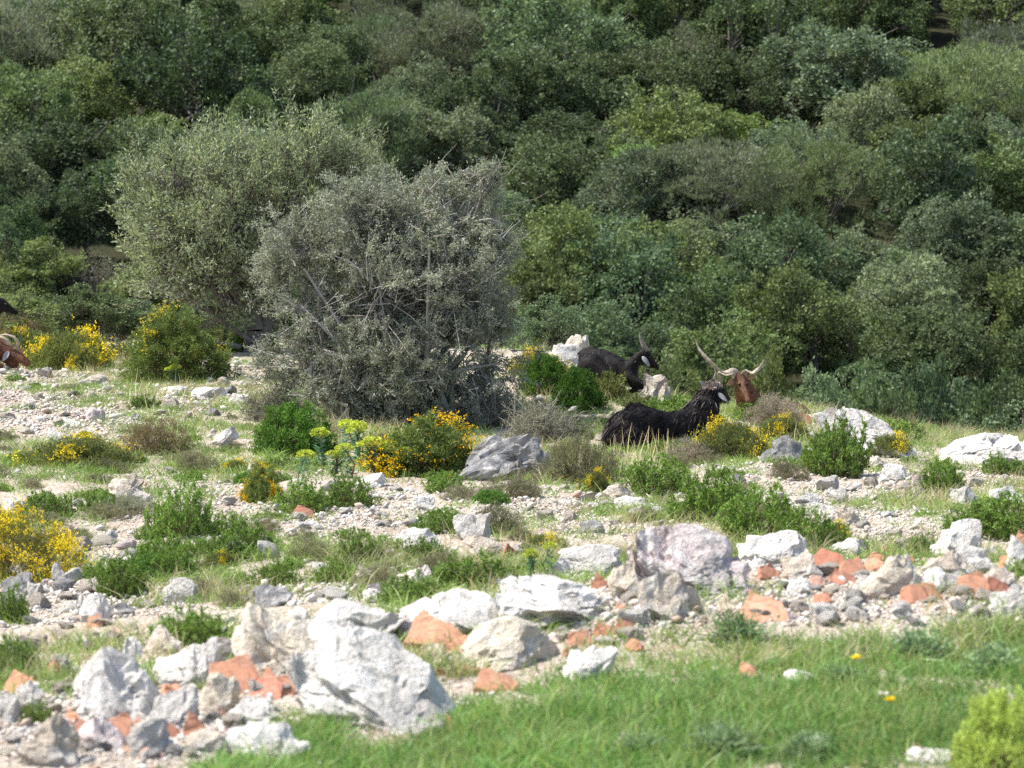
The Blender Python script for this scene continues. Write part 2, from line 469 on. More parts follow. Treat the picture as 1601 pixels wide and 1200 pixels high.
def plant_tree(look, u, d, wm, hm=None, rz=None):
    kind, c, words, cat = LOOK[look]
    x, y, z = atd(u, d)
    w, h, cm, tm = random.choice(TREE[kind])
    s = wm / w
    name = {'tree': 'evergreen_tree', 'bush': 'green_bush', 'shrub': 'maquis_shrub'}[cat]
    if look in ('soft', 'softg'): name = 'heather_tree'
    if look in ('holm', 'olivg', 'grey', 'pale'): name = 'oak_tree'
    e = empty(name, (x, y, z - .1 * s), rz if rz is not None else random.uniform(0, 6.28))
    sz = s if hm is None else hm / h
    e.scale = (s, s, sz)
    k = random.uniform(.95, 1.8); j = random.uniform(.94, 1.06)
    link('crown', cm, e, (c[0] * k * j * .90, c[1] * k, c[2] * k / j)); link('trunk', tm, e)
    hh = h * sz
    Y = HY + (CH - (z + hh * .6)) * F / d
    forest.append([u, Y, wm * pxm(d), e, look])
    return e
# named trees of the photograph: (look, column, row of the crown's foot, width px, height px)
hero_trees = [
 ('grey', 1320, 250, 300, 230), ('pale', 1255, 215, 130, 150), ('grey', 1215, 330, 190, 150), ('lime', 1150, 310, 230, 140), ('lime', 1000, 385, 170, 170),
 ('olivg', 1465, 345, 160, 170), ('pale', 1575, 350, 170, 170), ('soft', 930, 120, 130, 130), ('softg', 1100, 170, 190, 140), ('softg', 380, 110, 200, 130),
 ('softg', 690, 190, 240, 200), ('soft', 590, 150, 140, 140), ('grey', 650, 250, 160, 170), ('holm', 1000, 230, 260, 170), ('holm', 890, 330, 260, 160),
 ('grey', 450, 225, 150, 110), ('olivg', 330, 215, 220, 150), ('holm', 100, 360, 260, 190), ('olivg', 240, 345, 200, 170), ('brght', 240 - 120, 145, 70, 45),
 ('brght', 485, 45, 110, 70), ('brght', 845, 75, 80, 90), ('brght', 1540, 375, 80, 60), ('brght', 1395, 60, 90, 60), ('maq', 1580, 130, 110, 110),
 ('holm', 1215, 80, 240, 110), ('lime', 285, 190, 110, 110), ('softg', 1440, 40, 90, 70), ('grey', 1100, 480, 220, 150), ('grey', 1330, 520, 200, 170),
 ('maqd', 1050, 480, 170, 120), ('bare', 1290, 560, 60, 130), ('maq', 1000, 470, 150, 120), ('bare', 145, 480, 110, 90), ('maqy', 60, 490, 160, 120), ('maq', 1180, 560, 150, 130),
 ('maq', 20, 480, 130, 130), ('maqd', 1420, 560, 180, 170), ('holm', 1560, 560, 200, 170), ('maqy', 1250, 640, 170, 110), ('maq', 1400, 650, 200, 110),
 ('holm', 760, 150, 200, 190), ('grey', 800, 260, 150, 120), ('grey', 560, 130, 150, 110), ('maqd', 940, 500, 130, 110),
 ('brght', 1210, 405, 60, 50), ('brght', 1390, 470, 60, 45), ('olivg', 900, 300, 150, 100),
]
def base_d(u, Y):
    x, d, z = at(u, Y)
    return max(d, 55)
for look, u, Y, w, h in hero_trees:
    d = base_d(u, Y)
    plant_tree(look, u, d, w / pxm(d), h / pxm(d))
rows = [(53, 2.4), (56, 2.5), (59.5, 2.6), (63, 2.7), (67, 3.0), (71, 3.2), (75.5, 3.6), (80, 3.9), (85, 4.2), (90.5, 4.4), (96.5, 4.6), (103, 4.8), (110, 5.0), (118, 5.2), (127, 5.4)]
for d, wm in rows:
    n = int(.353 * d * 1.24 / (wm * .66)) + 1
    for i in range(n):
        u = -190 + (i + random.uniform(.1, .9)) / n * 1980
        dd = d + random.uniform(-1.6, 1.6)
        x, _, z = atd(u, dd)
        Yc = HY + (CH - z - wm * .5) * F / dd
        wpx = wm * pxm(dd)
        if any(abs(f[0] - u) < (f[2] + wpx) * .13 and abs(f[1] - Yc) < 22 for f in forest[:len(hero_trees)]): continue
        if abs(u - 890) < 60 and abs(Yc - 365) < 45: continue
        if d < 68: look = random.choice(['maq', 'maq', 'maqd', 'maqd', 'maqy', 'holm', 'maq', 'grey', 'bare'])
        else: look = random.choice(['holm', 'holm', 'olivg', 'grey', 'olivg', 'softg', 'maq', 'grey', 'soft', 'maqd'])
        s = random.uniform(.75, 1.2)
        if look in ('bare',): s *= .7
        plant_tree(look, u, dd, wm * s, wm * s * random.uniform(.85, 1.1))
ORD = ['leftmost', 'second from the left', 'third from the left', 'fourth from the left', 'fifth from the left', 'sixth from the left', 'seventh from the left', 'eighth from the left', 'ninth from the left', 'tenth from the left', 'eleventh from the left', 'twelfth from the left']
def zone_x(u):
    if u < 190: return 'at the left side of the far slope'
    if u < 420: return 'above the olive tree'
    if u < 620: return 'between the olive tree top and the thorny shrub'
    if u < 840: return 'above the big thorny shrub'
    if u < 1060: return 'above the lying black goat with one upright horn'
    if u < 1260: return 'above the long twisted goat horns'
    if u < 1440: return 'above the long white slab'
    return 'near the right edge of the photo'
def zone_y(y):
    for lim, t in ((60, 'along the top edge'), (170, 'high up'), (290, 'halfway up the slope'), (410, 'below mid slope'), (530, 'low on the slope')):
        if y < lim: return t
    return 'at the foot of the slope'
cells = {}
for f in forest: cells.setdefault((f[4], zone_x(f[0]), zone_y(f[1])), []).append(f)
for (lk, zx, zy), fs in cells.items():
    fs.sort(key=lambda f: f[0])
    words, cat = LOOK[lk][2], LOOK[lk][3]
    for i, f in enumerate(fs):
        lab = f"{words}, {zy} {zx}" if len(fs) == 1 else f"{words}, {ORD[i]}, {zy} {zx}"
        lab = lab.replace('with a rounded crown', 'with rounded crown') 
        w_ = lab.split()
        if len(w_) > 16:
            lab = lab.replace(' and shrubs','').replace('feathery grey green tree','feathery grey tree').replace('soft feathery pale green tree heather','pale feathery tree heather').replace('grey green oak with tufted clumps of leaves','tufted grey green oak').replace('pale silvery green oak with tufted leaves','tufted pale silvery oak').replace('thin brownish grey half bare shrub','thin half bare shrub').replace('halfway up the slope','halfway up')
            lab = lab.replace('in the photo', '').replace(' of the photo', '').replace('the lying black goat with one upright horn', 'the upright horned black goat').replace('between the olive tree top and the thorny shrub', 'right of the olive top').replace('at the left side of the far slope', 'at the far left').replace(' of the slope', '').replace(' up the slope', ' up').replace(' on the slope', '').replace('the left', 'left').replace('with a spreading crown', '').replace('with a domed crown', '').replace('with rounded crown', '').replace('with fine twigs', '').replace('with tufted clumps of leaves', 'with tufted leaves').replace(' ,', ',')
        tag(f[3], lab, cat, 'trees and shrubs of the wooded far slope')
print('forest', len(forest))

# ================================================================== ROCKS
def ico(sub):
    bm = bmesh.new(); bmesh.ops.create_icosphere(bm, subdivisions=sub, radius=1)
    V = np.array([v.co[:] for v in bm.verts]); T = np.array([[v.index for v in f.verts] for f in bm.faces]); bm.free()
    return V, T
ICO = {k: ico(k) for k in (1, 2, 3, 4, 5, 6)}
def rock_verts(rng, w, d, h, sub=4, cuts=14, rough=.05, flat=.3, box=.85):
    """a broken stone: a ball cut by random planes, then weathered. Base at z=0"""
    V, T = ICO[sub]; V = V.copy()
    V = np.sign(V) * np.abs(V) ** box
    for i in range(cuts):
        n = rng.normal(size=3) * [1, 1, .8 if i else 2]; n /= np.linalg.norm(n)
        k = rng.uniform(.45, .85)
        t = V @ n - k
        V = V - np.clip(t, 0, None)[:, None] * n * .97
    V += .15 * np.stack([fbm(V, 1.6, 3, int(rng.integers(60)) + i) for i in range(3)], 1)
    nn = unit(V)
    # weathering, with horizontal bedding steps
    V += nn * rough * (fbm(V, 3.2, 4, int(rng.integers(60)), .6))[:, None]
    if sub >= 4: V -= nn * rough * .9 * (np.abs(fbm(V, 7.5, 3, int(rng.integers(60)), .6)) - .3)[:, None]
    if sub >= 4:                                  # fresh breaks: small sharp facets and stepped bedding
        K = {4: 22, 5: 48, 6: 95}[sub]
        S = unit(rng.normal(size=(K, 3))) * np.linalg.norm(V, axis=1).mean()
        wv = V + .10 * np.stack([vnoise(V, 4, 8 + i) for i in range(3)], 1)
        i_ = np.argmin(((wv[:, None] - S[None]) ** 2).sum(2), 1)
        g = rng.normal(size=(K, 3)) * .17; c0 = rng.normal(size=K) * .022
        V = V + unit(V) * (c0[i_] + np.sum((V - S[i_]) * g[i_], 1))[:, None] * (1.15 if sub < 6 else .9)
        zz = V[:, 2] * 5 + 1.2 * vnoise(V, 1.5, 3); V[:, :2] *= (1 + .035 * (np.abs(zz - np.round(zz)) * 2 - .5))[:, None]
    V /= np.abs(V).max(0)
    lo = V.min(0); hi = V.max(0)
    V = (V - (lo + hi) / 2) / (hi - lo)
    V = V * [w, d, h]; V[:, 2] += h / 2 
    return V, T
COLS = {'w': (.74, .70, .63), 'g': (.53, .50, .45), 'd': (.20, .20, .20), 't': (.54, .46, .36), 'p': (.64, .54, .51), 'o': (.64, .56, .43), 'b': (.28, .22, .18)}
def rock(u0, Y0, u1, Y1, c, label, name='rock', depth=.8, tilt=0, d=None, cuts=14, rough=.05, sub=None, group=None, sink=.38, seed=None, wedge=.5, left=1.0, right=1.0, prof=None):
    u = (u0 + u1) / 2
    x, dd, z = at(u, Y1) if d is None else atd(u, d)
    k = F / dd; w = (u1 - u0) / k; h = (Y1 - Y0) / k
    dc = dd + w * depth * .4; h = max(CH - (Y0 - HY) * dc / F - z, h * .35)
    rng = np.random.default_rng(int(u0 * 7 + Y0 * 13) if seed is None else seed)
    sub = sub or (5 if (u1 - u0) > 90 else 4)
    V, T = rock_verts(rng, w, w * depth, h * (1 + sink), sub, cuts, rough, box=.62 if prof else .8)
    fy = np.clip(V[:, 1] / (w * depth) + .5, 0, 1); fx = np.clip(V[:, 0] / w + .5, 0, 1)
    V[:, 2] *= (wedge + (1 - wedge) * np.clip(fy * 1.7, 0, 1)) * (left + (1 - left) * np.clip(fx * 1.25, 0, 1) ** .7) * (right + (1 - right) * np.clip((1 - fx) * 1.7, 0, 1))
    low = np.clip((h * .25 - V[:, 2]) / (h * .3), 0, 1); V[:, :2] *= (1 + .10 * low)[:, None]
    if prof:
        bi = np.clip((fx * 24).astype(int), 0, 23); tp = np.array([V[bi == b, 2].max() if (bi == b).any() else 0 for b in range(24)])
        tp = np.interp(fx, (np.arange(24) + .5) / 24, np.maximum(tp, tp.max() * .12))
        V[:, 2] *= np.interp(fx, [q[0] for q in prof], [q[1] for q in prof]) / tp
    V[:, 2] *= h * (1 + sink) / max(V[:, 2].max(), 1e-6)
    V[:, 2] -= h * sink
    if tilt:
        a = math.radians(tilt); cx, cz = 0, h * .4
        X = V[:, 0] * math.cos(a) + (V[:, 2] - cz) * math.sin(a); Z = -V[:, 0] * math.sin(a) + (V[:, 2] - cz) * math.cos(a) + cz
        V[:, 0], V[:, 2] = X, Z
    kk = rng.uniform(.9, 1.1)
    me = make_mesh(name, V, T, M_stone, False)
    # smooth shading only where faces meet gently
    me.polygons.foreach_set("use_smooth", np.ones(len(T), bool))
    if hasattr(me, 'set_sharp_from_angle'): me.set_sharp_from_angle(angle=math.radians(24))
    o = link(name, me, None, tuple(v * kk for v in COLS[c]))
    o.location = (x, dd + w * depth * .4, z)
    tag(o, label, 'rock', group)
    return o
G1 = 'broken limestone rocks of the rubble bank'
G2 = 'rocks scattered over the stony slope'
rk = [
 (440, 982, 716, 1152, 'w', 'largest pale grey white boulder of the rubble, sloping down to the grass', dict(name='boulder', depth=1.25, rough=.05, cuts=10, wedge=.38, sub=6, seed=5, prof=[(0, .8), (.06, .93), (.14, 1), (.3, .93), (.34, .97), (.6, .86), (.64, .78), (.82, .66), (.86, .55), (1, .3)])),
 (352, 945, 530, 1075, 'o', 'blocky cream boulder adjoining the upper end of the largest white boulder', dict(name='boulder', depth=.9, sub=5, prof=[(0, .75), (.15, 1), (.5, .85), (.8, .8), (1, .6)])),
 (470, 938, 640, 1020, 'w', 'low white rock behind the largest white boulder', dict(depth=.9, prof=[(0, .6), (.3, 1), (.6, .85), (1, .8)])),
 (596, 924, 792, 1005, 'w', 'pale grey white rock behind the large terracotta shard', dict(depth=.9, prof=[(0, .55), (.25, .8), (.6, 1), (.85, .9), (1, .6)])),
 (768, 905, 962, 988, 'w', 'bright white flat slab with brick fragments under its right end', dict(depth=.8, name='flat_rock', rough=.04, sink=.1, wedge=.7, sub=5, prof=[(0, .8), (.15, 1), (.5, .95), (.75, .8), (.95, .62), (1, .3)])),
 (715, 968, 878, 1056, 'o', 'rounded cream block right of the large terracotta shard', dict(depth=.8, cuts=8, prof=[(0, .5), (.2, .85), (.5, 1), (.8, .85), (1, .45)])),
 (880, 1012, 968, 1072, 'w', 'pale grey rock at the edge of the grass below the white slab', {}),
 (978, 822, 1175, 935, 'p', 'large pink and white boulder on the rubble crest', dict(name='boulder', depth=1.0, rough=.07, wedge=.5, sub=6, prof=[(0, .7), (.08, .95), (.3, 1), (.6, .98), (.85, .85), (1, .5)])),
 (995, 893, 1102, 975, 't', 'angular ochre sided rock just below the pink and white boulder', dict(cuts=9, tilt=8)),
 (950, 880, 1010, 940, 'o', 'cream stone between the bright slab and the pink boulder', {}),
 (1158, 832, 1275, 895, 'w', 'smooth white rock between pink boulder and dark red brick', dict(cuts=8, rough=.03)),
 (1225, 862, 1290, 905, 't', 'small tan stone under the smooth white crest rock', {}),
 (1463, 812, 1552, 878, 'w', 'upright square white block topping the rubble crest near the right edge', dict(cuts=6, rough=.03)),
 (1445, 855, 1540, 912, 't', 'wide tan stone beneath the upright square white block', {}),
 (1362, 864, 1428, 938, 'o', 'long cream stone leaning in the rubble beside brick pieces', dict(tilt=28, cuts=8)),
 (1405, 868, 1452, 930, 'w', 'small white stone right of the leaning cream stone', {}),
 (1338, 900, 1390, 940, 'g', 'small grey stone below the leaning cream stone, left', {}),
 (1450, 890, 1512, 930, 'w', 'flat white stone in the rubble below the wide tan stone', {}),
 (1555, 912, 1612, 965, 'g', 'pale grey stone low in the rubble at the right edge', {}),
 (1498, 850, 1560, 905, 'w', 'thin white pointed stone in the rubble beside the square block', dict(tilt=-25)),
 (1575, 838, 1640, 900, 'w', 'white stone on the rubble crest cut by the right edge', {}),
 (1540, 885, 1600, 925, 't', 'tan stone between the terracotta pieces at the right edge', {}),
 (1120, 880, 1180, 925, 'p', 'small pinkish stone at the foot of the pink boulder', {}),
 (1230, 905, 1275, 935, 'w', 'small white stone with brick chip beneath on the gravel bank', {}),
 (92, 1018, 245, 1138, 'w', 'lumpy pale grey boulder at the left end of the rubble', dict(name='boulder', rough=.08, cuts=14, seed=14, depth=1.0, wedge=.4, prof=[(0, .6), (.15, .8), (.35, 1), (.6, .85), (.8, .7), (1, .3)])),
 (228, 1002, 352, 1082, 'w', 'white angular rock behind the terracotta pile on the left', dict(cuts=9)),
 (222, 1075, 305, 1140, 'g', 'blue grey stone in front of the white angular rock', dict(cuts=8)),
 (345, 1093, 438, 1140, 'w', 'white flat stone below the terracotta pile', dict(rough=.03)),
 (345, 1135, 482, 1205, 'w', 'broad flat whitish stone at the bottom edge beside the grass tuft', dict(rough=.03, depth=.9)),
 (436, 1108, 640, 1172, 't', 'thin grey tan slab lying under the front of the largest boulder', dict(name='flat_rock', rough=.05, d=8.0)),
 (15, 1120, 118, 1205, 't', 'tan boulder in the bottom left corner', {}),
 (190, 1125, 265, 1190, 'g', 'grey white stone between broken tiles near the bottom left', dict(tilt=25)),
 (212, 980, 280, 1028, 't', 'two toned tan stone on top of the left rubble by a green bush', dict(tilt=-12)),
 (178, 998, 218, 1050, 'w', 'small upright white stone beside the lumpy grey boulder', {}),
 (300, 1000, 372, 1045, 'b', 'brown stone behind the terracotta pile', {}),
 (10, 1070, 62, 1120, 'w', 'pointed white stone near the left edge bush', dict(tilt=-20)),
 (-20, 1085, 22, 1140, 'g', 'grey stone cut by the left edge', {}),
 (300, 1055, 372, 1125, 'o', 'cream stone between the terracotta pile and white angular rock', {}),
 (100, 1125, 190, 1180, 'p', 'pale pink flat stone in the left bottom rubble', {}),
 (260, 1140, 345, 1185, 't', 'small tan stone at the bottom edge near broken tiles', {}),
 (640, 1130, 700, 1165, 'g', 'small grey stone in the grass right of the thin slab', {}),
 (118, 930, 168, 975, 'w', 'small upright white stone above the orange tile chips, left', {}),
 (242, 905, 305, 948, 'g', 'grey angular stone beside the bright green bushes on the left', dict(cuts=8)),
 (388, 915, 458, 952, 'd', 'dark grey stone with a pale top left of centre', dict(cuts=8)),
 (440, 950, 480, 990, 'w', 'small round white stone on the cream boulder', {}),
 (70, 880, 112, 918, 'g', 'grey stone at the foot of the large yellow gorse', {}),
 (5, 862, 68, 910, 'g', 'grey stone in shade below the large yellow gorse', {}),
 (-10, 895, 52, 935, 'd', 'flat grey stone left below the large yellow gorse', {}),
 (110, 930, 130, 960, 'w', 'tiny white stone beside the small upright white one', {}),
 (158, 943, 205, 968, 'd', 'dark grey flat stone beside the orange tile chip', {}),
 (708, 678, 868, 752, 'd', 'big dark grey leaning rock in front of the thorny shrub', dict(name='boulder', depth=.5, cuts=10, rough=.04, left=.25, wedge=.8)),
 (1188, 681, 1258, 724, 'd', 'dark grey rock beside the yellow flowers right of the black goat', dict(depth=.5, cuts=7)),
 (1280, 633, 1420, 690, 'g', 'long pale slab on the ridge right of the goats', dict(name='flat_rock', depth=.9, rough=.04, prof=[(0, .8), (.2, 1), (.6, .85), (.85, .6), (1, .15)])),
 (1330, 655, 1468, 716, 'w', 'long white slab just below the pale ridge slab', dict(name='flat_rock', depth=.9, tilt=6, rough=.03, prof=[(0, .9), (.3, 1), (.6, .7), (1, .2)])),
 (1476, 678, 1625, 728, 'w', 'broad white boulder on the ridge at the right edge', dict(name='boulder', depth=.9, prof=[(0, .45), (.2, .8), (.5, 1), (1, .9)])),
 (618, 826, 692, 866, 'w', 'bright white peaked stone in the middle of the slope', dict(cuts=8)),
 (706, 802, 768, 852, 'g', 'pointed pale grey rock at the slope centre', dict(cuts=7)),
 (700, 838, 794, 882, 't', 'tan ledge rock beneath the pointed pale grey rock', {}),
 (858, 852, 978, 905, 'g', 'wide flat grey rock behind the bright white slab', dict(depth=.8, rough=.03)),
 (550, 740, 602, 766, 'w', 'flat white stone among the spurge plants', {}),
 (323, 672, 372, 700, 'w', 'tilted white stone left of the dark green bush', dict(tilt=-18)),
 (163, 748, 232, 788, 't', 'layered tan rock among green bushes on the left', {}),
 (122, 584, 172, 606, 't', 'flat tan stone in front of the yellow gorse clump on the left', dict(d=None)),
 (66, 672, 106, 690, 'w', 'small white stone above the low yellow flowers', {}),
 (-5, 778, 38, 804, 'w', 'white stone above the large yellow gorse', {}),
 (148, 828, 180, 852, 'g', 'grey stone in the gravel right of the large gorse', {}),
 (130, 637, 162, 658, 'p', 'pinkish square stone in the left scree', {}),
 (80, 652, 135, 668, 'w', 'white stone beside the pinkish square one in the scree', {}),
 (353, 614, 394, 632, 'w', 'flat white stone beside the grey skirt of the shrub', {}),
 (296, 604, 354, 626, 'w', 'largest white stone of the scree below the round gorse', {}),
 (240, 603, 290, 620, 'w', 'white stone next to the largest in the round gorse scree', {}),
 (998, 583, 1048, 618, 't', 'white rock under the chin of the upright horned black goat', dict(d=22.6, seed=77, wedge=.8)),
 (1025, 597, 1055, 622, 't', 'small tan rock right of the white one under the goat', dict(d=22.4)),
 (858, 536, 918, 568, 'w', 'white rock behind the back of the upright horned goat', dict(d=25.0)),
 (884, 522, 928, 545, 'o', 'ochre lichened rock topping the ridge behind the goat', dict(d=25.6, seed=91)),
 (845, 560, 890, 585, 'w', 'flat whitish stone left of the goat on the ridge', dict(d=24.4)),
 (943, 758, 1004, 788, 't', 'tan slanting stone below the lying goat grass', dict(tilt=15)),
 (960, 776, 1035, 800, 'w', 'flat white stone at the edge of the pale scree', {}),
 (902, 814, 948, 836, 'd', 'dark flat stone in the central scree', {}),
 (1238, 768, 1292, 800, 'g', 'pale grey block left in the group of three stones', {}),
 (1273, 785, 1315, 806, 'w', 'middle stone of the group of three below the tall bush', {}),
 (1292, 762, 1332, 790, 'g', 'small grey stone right in the group of three', {}),
 (1375, 722, 1425, 752, 'w', 'pale block right of the tall green bush', {}),
 (1352, 712, 1390, 735, 't', 'tan stone tucked behind the tall green bush', {}),
 (1420, 738, 1456, 775, 't', 'cream stone left of the small ridge bush on the right', {}),
 (1488, 760, 1535, 796, 'g', 'grey stone right of the small ridge bush', {}),
 (1550, 760, 1605, 790, 'g', 'blue grey stone above the right edge bushes', {}),
 (1300, 842, 1362, 878, 'w', 'rough white rock between the brick row and green bushes', {}),
 (1308, 790, 1350, 822, 't', 'angular pale tan stone in the right scree', {}),
 (545, 885, 590, 915, 't', 'tan stone beside the small white flowered bush', {}),
 (615, 885, 680, 925, 'p', 'pinkish white rock left of the long green bush', {}),
 (565, 922, 605, 945, 'w', 'small white stone under the white flowered bush', {}),
 (480, 880, 530, 905, 'g', 'slanted grey stone between two green bushes, left of centre', {}),
 (205, 675, 245, 700, 't', 'small tan stone by the brown dwarf shrub', {}),
 (640, 775, 680, 800, 'w', 'white stone in the thin band of scree at the slope centre', {}),
 (1040, 925, 1080, 955, 'o', 'small ochre stone at the foot of the ochre sided rock', {}),
 (655, 1010, 700, 1035, 't', 'small tan stone under the large terracotta shard', {}),
 (1255, 1155, 1300, 1185, 'w', 'small pale stone half hidden in the lower right grass', {}),
 (1420, 1175, 1500, 1205, 'w', 'flat white stone at the bottom edge in the grass', {}),
 (960, 1150, 1010, 1185, 't', 'pale stone half sunk in the grass at bottom centre', {}),
 (1230, 1050, 1290, 1078, 'w', 'flat whitish stone in the grass right of a tile chip', {}),
]
hero_boxes = []
for r in rk:
    kw = dict(r[6])
    rock(*r[:6], group=G1 if r[3] > 925 else G2, **kw)
    hero_boxes.append(r[:4])
def clear_of(u, Y, m=0):
    return not any(b[0] - m < u < b[2] + m and b[1] - m < Y < b[3] + m for b in hero_boxes)

# ================================================================== terracotta fragments
def shard(u0, Y0, u1, Y1, pts, label, yaw=0, lean=.9, c=(.46, .20, .12), d=None, cap='tile fragment', name='tile_fragment', lift=0):
    """flat broken tile: polygon pts (0..1), leaning back by lean (1 = upright), 18 mm thick, gently curved"""
    u = (u0 + u1) / 2
    x, dd, z = at(u, Y1) if d is None else atd(u, d)
    k = F / dd; w = (u1 - u0) / k; h = (Y1 - Y0) / k
    rng = np.random.default_rng(int(u0 * 3 + Y0))
    bm = bmesh.new(); th = .022 + .006 * rng.random()
    P = []
    n = len(pts)
    for i in range(n):
        a, b = np.array(pts[i]), np.array(pts[(i + 1) % n])
        for t in (0, .25, .5, .75):
            q = a + (b - a) * t
            if t: q = q + rng.normal(size=2) * .009
            P.append(q)
    fr = []; bk = []
    for q in P:
        X = (q[0] - .5) * w; S = q[1] * h / max(lean, .35)
        curv = .05 * w * (1 - (2 * q[0] - 1) ** 2)
        yb = S * math.sqrt(max(0, 1 - lean ** 2)) + .0
        zz = S * lean
        nz = .003 * rng.normal()
        fr.append(bm.verts.new((X, yb - curv, zz + nz))); bk.append(bm.verts.new((X * .985, yb - curv + th * lean, zz - th * math.sqrt(max(0, 1 - lean ** 2)) )))
    bm.faces.new(fr); bm.faces.new(bk[::-1])
    for i in range(len(P)):
        j = (i + 1) % len(P); bm.faces.new((fr[j], fr[i], bk[i], bk[j]))
    bmesh.ops.recalc_face_normals(bm, faces=bm.faces)
    bmesh.ops.triangulate(bm, faces=bm.faces)
    bmesh.ops.bevel(bm, geom=[e for e in bm.edges if e.calc_face_angle(0) > 1.0], offset=.0012, segments=1, affect='EDGES')
    me = bpy.data.meshes.new(name); bm.to_mesh(me); bm.free(); me.materials.append(M_tile)
    kk = rng.uniform(.85, 1.15)
    o = link(name, me, None, tuple(v * kk for v in c)); o.location = (x, dd, z - .01 + lift); o.rotation_euler = (0, 0, math.radians(yaw))
    tag(o, label, cap, 'broken roof tiles and bricks in the rubble')
    return o
TRI = [(0, 0), (1, 0), (.75, .55), (.35, 1), (.1, .5)]
QUA = [(0, .12), (.55, 0), (1, .3), (.78, 1), (.1, .8)]
BIG = [(0, .32), (.45, .28), (.98, 0), (1, .45), (.72, .7), (.42, .86), (.3, 1), (.18, .85)]
FLT = [(0, .3), (.4, 0), (1, .08), (.86, .66), (.28, 1)]
ORG, RED, PNK = (.53, .25, .145), (.37, .15, .09), (.55, .33, .24)
tl = [
 (628, 962, 730, 1032, BIG, 'large flat terracotta shard in the middle of the rubble', 0, .6, ORG),
 (742, 1050, 818, 1088, FLT, 'orange tile fragment at the edge of the grass below the cream block', 10, .6, ORG),
 (322, 1030, 412, 1092, QUA, 'large orange tile at the back of the left terracotta pile', 15, .75, ORG),
 (372, 1060, 436, 1100, FLT, 'brown edged tile slanting across the front of the left pile', -20, .6, RED),
 (405, 1040, 462, 1075, FLT, 'upper right orange tile of the left pile against the largest boulder', 10, .7, ORG),
 (412, 1062, 462, 1095, QUA, 'lower right orange tile of the left pile against the largest boulder', 10, .7, ORG),
 (158, 1122, 208, 1164, QUA, 'leftmost orange square tile in the low row near the bottom left', 10, .8, ORG),
 (200, 1118, 222, 1140, TRI, 'tiny orange chip on top of the leftmost square tile', 0, .8, PNK),
 (238, 1132, 276, 1160, FLT, 'brick red tile chip in the middle of the low bottom left row', -10, .8, RED),
 (280, 1115, 330, 1160, TRI, 'pointed ochre orange tile at the right of the low bottom left row', 20, .85, ORG),
 (195, 1178, 250, 1198, FLT, 'thin pink tile edge by the bottom edge, left', -15, .5, PNK),
 (1262, 856, 1326, 896, FLT, 'long dark red brick lying on the rubble crest', -18, .8, RED),
 (1318, 872, 1364, 908, QUA, 'orange tile right of the long dark red brick', 10, .8, ORG),
 (1358, 862, 1400, 885, FLT, 'orange tile tip behind the leaning cream stone', 0, .8, ORG),
 (1298, 890, 1345, 915, FLT, 'small orange brick below the long dark red brick', 0, .7, RED),
 (1410, 912, 1482, 945, QUA, 'wide orange tile low in the rubble right of the leaning stone', 5, .8, ORG),
 (1375, 905, 1418, 938, TRI, 'dark red wedge of tile behind the wide orange tile', -10, .8, RED),
 (1500, 895, 1556, 938, QUA, 'large orange tile in the rubble nearest the right edge pile', 0, .8, ORG),
 (1545, 900, 1592, 930, FLT, 'dark red brick piece between stones at the right edge', 15, .8, RED),
 (1562, 862, 1612, 900, QUA, 'orange tile on the crest at the right edge', -10, .8, ORG),
 (1590, 830, 1615, 852, TRI, 'bright orange tile tip cut by the right edge', 0, .8, ORG),
 (922, 893, 960, 925, TRI, 'pointed orange tile standing behind the bright white slab', 0, .95, ORG),
 (885, 985, 930, 1014, QUA, 'orange brick chip below the bright white slab, left', 0, .8, ORG),
 (925, 972, 966, 1000, FLT, 'dark red tile under the right end of the bright white slab', 0, .7, RED),
 (962, 970, 1002, 992, FLT, 'brick red chip right of the bright white slab', 10, .7, RED),
 (960, 940, 990, 965, TRI, 'small orange chip beside the bright slab tip', 0, .7, ORG),
 (784, 848, 822, 882, TRI, 'pointed red tile standing at the slope centre', 25, .95, RED),
 (1158, 932, 1242, 980, FLT, 'broad rusty tile lying on the gravel bank', 0, .5, ORG),
 (-5, 1050, 48, 1092, FLT, 'orange tile at the left edge below the green bush', 0, .7, ORG),
 (128, 962, 156, 986, QUA, 'round orange tile chip below the small upright white stone', 0, .8, ORG),
 (158, 983, 188, 1008, QUA, 'pink tile chip on the gravel, left', 0, .7, PNK),
 (700, 1038, 758, 1060, FLT, 'brownish red tile sliver between cream block and largest boulder', 0, .6, RED),
 (686, 1118, 716, 1146, TRI, 'small orange chip in the grass right of the largest boulder', 0, .8, ORG),
 (1155, 1038, 1192, 1064, FLT, 'orange chip in the green grass, lower right', 0, .7, ORG),
 (1428, 1165, 1462, 1188, FLT, 'orange chip beside the flat white stone at the bottom edge', 0, .7, ORG),
 (452, 788, 492, 812, FLT, 'red tile lying by bushes left of centre', 0, .8, RED),
 (268, 1085, 300, 1105, TRI, 'thin orange chip on the blue grey stone', 0, .8, PNK),
 (1225, 640, 1275, 662, FLT, 'rusty orange stone among grey shrubs on the ridge', 0, .9, ORG),
 (1040, 1010, 1075, 1022, FLT, 'pale pink chip in the grass edge', 0, .6, PNK),
]
for t in tl:
    shard(*t[:5], t[5], t[6], t[7], t[8])
tile_more = []
rT = np.random.default_rng(61)
